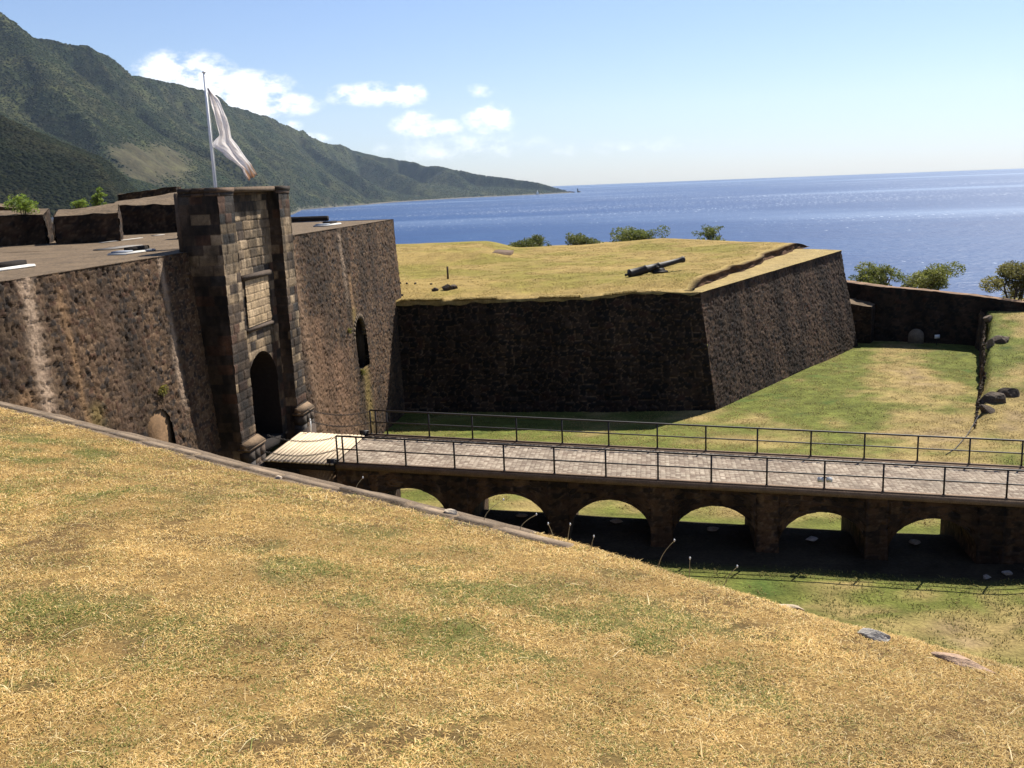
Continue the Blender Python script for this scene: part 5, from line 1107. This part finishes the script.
make_tree('spreading_tree', 'sparse yellowish tree behind the outer wall at the right picture edge', (39.9, 76.0, -12.9), 5.6, 4.8, 3, 23, [(.10, .095, .028), (.24, .22, .07)], 9500, .10, group='small trees behind the outer wall', skirt=.5, lean=(.4, 0))
make_tree('shrub', 'small pale shrub between the two outer wall trees', (34.3, 82.0, -12.6), 3.1, 1.5, 3, 33, [(.10, .12, .03), (.24, .24, .07)], 700, .09, 'shrub', skirt=.6)
gr = 'shrubs beyond the back edge of the bastion'
make_tree('shrub', 'small thin shrub beside the low slab at the back of the bastion', (.75, 95.5, -7.9), 2.5, 1.7, 3, 41, G1, 900, .10, 'shrub', gr, .4)
make_tree('shrub', 'rounded dark shrub, second from left along the back of the bastion', (2.5, 95.5, -8.0), 3.2, 3.9, 6, 43, G3, 4200, .11, 'shrub', gr, .3)
make_tree('shrub', 'compact dark shrub, third from left along the back of the bastion', (7.45, 95.5, -8.0), 3.2, 3.8, 6, 47, G3, 4200, .11, 'shrub', gr, .3)
make_tree('shrub', 'widest shrub with stray branches along the back of the bastion', (13.0, 95.5, -7.9), 3.3, 5.6, 7, 53, G1, 5200, .11, 'shrub', gr, .3, sparse=.9)
make_tree('shrub', 'sparse shrub with one upright shoot at the right of the bastion back', (20.2, 95.5, -7.7), 2.9, 3.6, 5, 59, G1, 1800, .10, 'shrub', gr, .35, sparse=.7)
for (x, y, z, h, w, n, sd, lab) in [(-22.4, 45.8, -.65, 1.0, 1.6, 1700, 61, 'bright green shrub growing on the left parapet block'), (-21.9, 50.6, -.75, .8, 1.1, 700, 67, 'pale green weed behind the gap between parapet blocks'), (-20.3, 49.2, -.55, 1.1, .8, 900, 71, 'pointed bright green bush on the middle parapet block')]:
    make_tree('shrub', lab, (x, y, z), h, w, 4, sd, [(.09, .15, .02), (.24, .30, .05)], n, .06, 'shrub', 'green shrubs on the parapet blocks', .2)
b = MB(); b.box((-22.6, 49.6, -1.0), (.5, .4, .35), None, .05); tag(b.build('white_box', M['white']), 'small white object in the gap between the left and middle parapet blocks', 'box')
b = MB(); b.box((-22.7, 50.0, -1.6), (1.3, .8, .9), None, .08); tag(b.build('rubble_stub', vmat('tan_rubble', .95, (3, .3), (15, .3), (12, .03), base=(.26, .19, .12))), 'low tan masonry stub under the small white object', 'masonry stub')
# weeds rooted in the walls
for (s, t, z, sd, lab) in [(-4.55, 16.2, -10.0, 81, 'yellow green weed tuft below the arched opening in the right wall'), (-4.85, 14.9, -7.5, 83, 'yellow weed tuft at the upper left of the arched opening'), (-5.25, -8.2, -7.9, 85, 'yellow weed tuft growing from the left citadel wall'), (-5.0, -4.4, -6.5, 87, 'dry weed tuft above the blind arch')]:
    p = fr(s, t, z); make_tree('wall_weed', lab, p, .38, .6, 4, sd, [(.12, .12, .025), (.28, .24, .06)], 300, .05, 'weed', 'weed tufts growing from the citadel walls', .1)

# ------------------------------------------------------------------ out on the bay
sb = empty('sailboat', (300, 8950, SEA), 'tiny white sailing boat off the wooded headland', 'sailboat')
bm_ = Vector((300, 8950, SEA)); b = MB(); hp = [(-13, 0, 1.8), (-11, 3, 2.4), (0, 4, 2.2), (12, 2, 2.8), (16, 0, 3.4), (12, -2, 2.8), (0, -4, 2.2), (-11, -3, 2.4)]
b.prism([bm_ + Vector((x * .85, y * .6, -.6)) for x, y, z in hp], (0, 0, 3.0)); s1 = b.build('hull', M['white'])
b = MB(); b.tube([bm_ + Vector((2, 0, 0)), bm_ + Vector((2, 0, 46))], [.5, .25], 6); s2 = b.build('mast', M['white'])
b = MB(); b.prism([bm_ + Vector((1, .2, 5)), bm_ + Vector((-14, 1.5, 5)), bm_ + Vector((1, .2, 45))], (0, .15, 0)); b.prism([bm_ + Vector((3, .2, 4)), bm_ + Vector((15, -1, 4)), bm_ + Vector((3, .2, 38))], (0, .15, 0)); s3 = b.build('sail', M['white']); adopt(sb, s1, s2, s3)
for (x, y, sz, sd, lab) in [(655, 9720, (45, 25, 16), 91, 'larger dark rock just off the tip of the headland'), (740, 9730, (26, 18, 11), 93, 'smaller dark rock farther off the tip of the headland'), (725, 9725, (9, 9, 46), 95, 'slim dark rock pinnacle off the tip of the headland')]:
    tag(rock_mesh('sea_rock', (x, y, SEA + sz[2] * .3), sz, sd, M['rock'], None, (.06, .05, .05)), lab, 'rock', 'rocks off the headland')
# ------------------------------------------------------------------ air
hm = bpy.data.materials.new('haze'); hm.use_nodes = True; t = hm.node_tree
for q in list(t.nodes): t.nodes.remove(q)
pv = t.nodes.new('ShaderNodeVolumePrincipled'); pv.inputs['Color'].default_value = (.60, .77, 1.0, 1); pv.inputs['Density'].default_value = 1.5e-5; pv.inputs['Anisotropy'].default_value = .25
mo = t.nodes.new('ShaderNodeOutputMaterial'); t.links.new(pv.outputs[0], mo.inputs['Volume'])
b = MB(); b.box((0, 0, (1150 - 132) / 2), (46000, 46000, 1150 + 132)); hz_ = b.build('haze', hm); tag(hz_, 'pale sea haze filling the air over the bay', 'haze', kind='stuff')
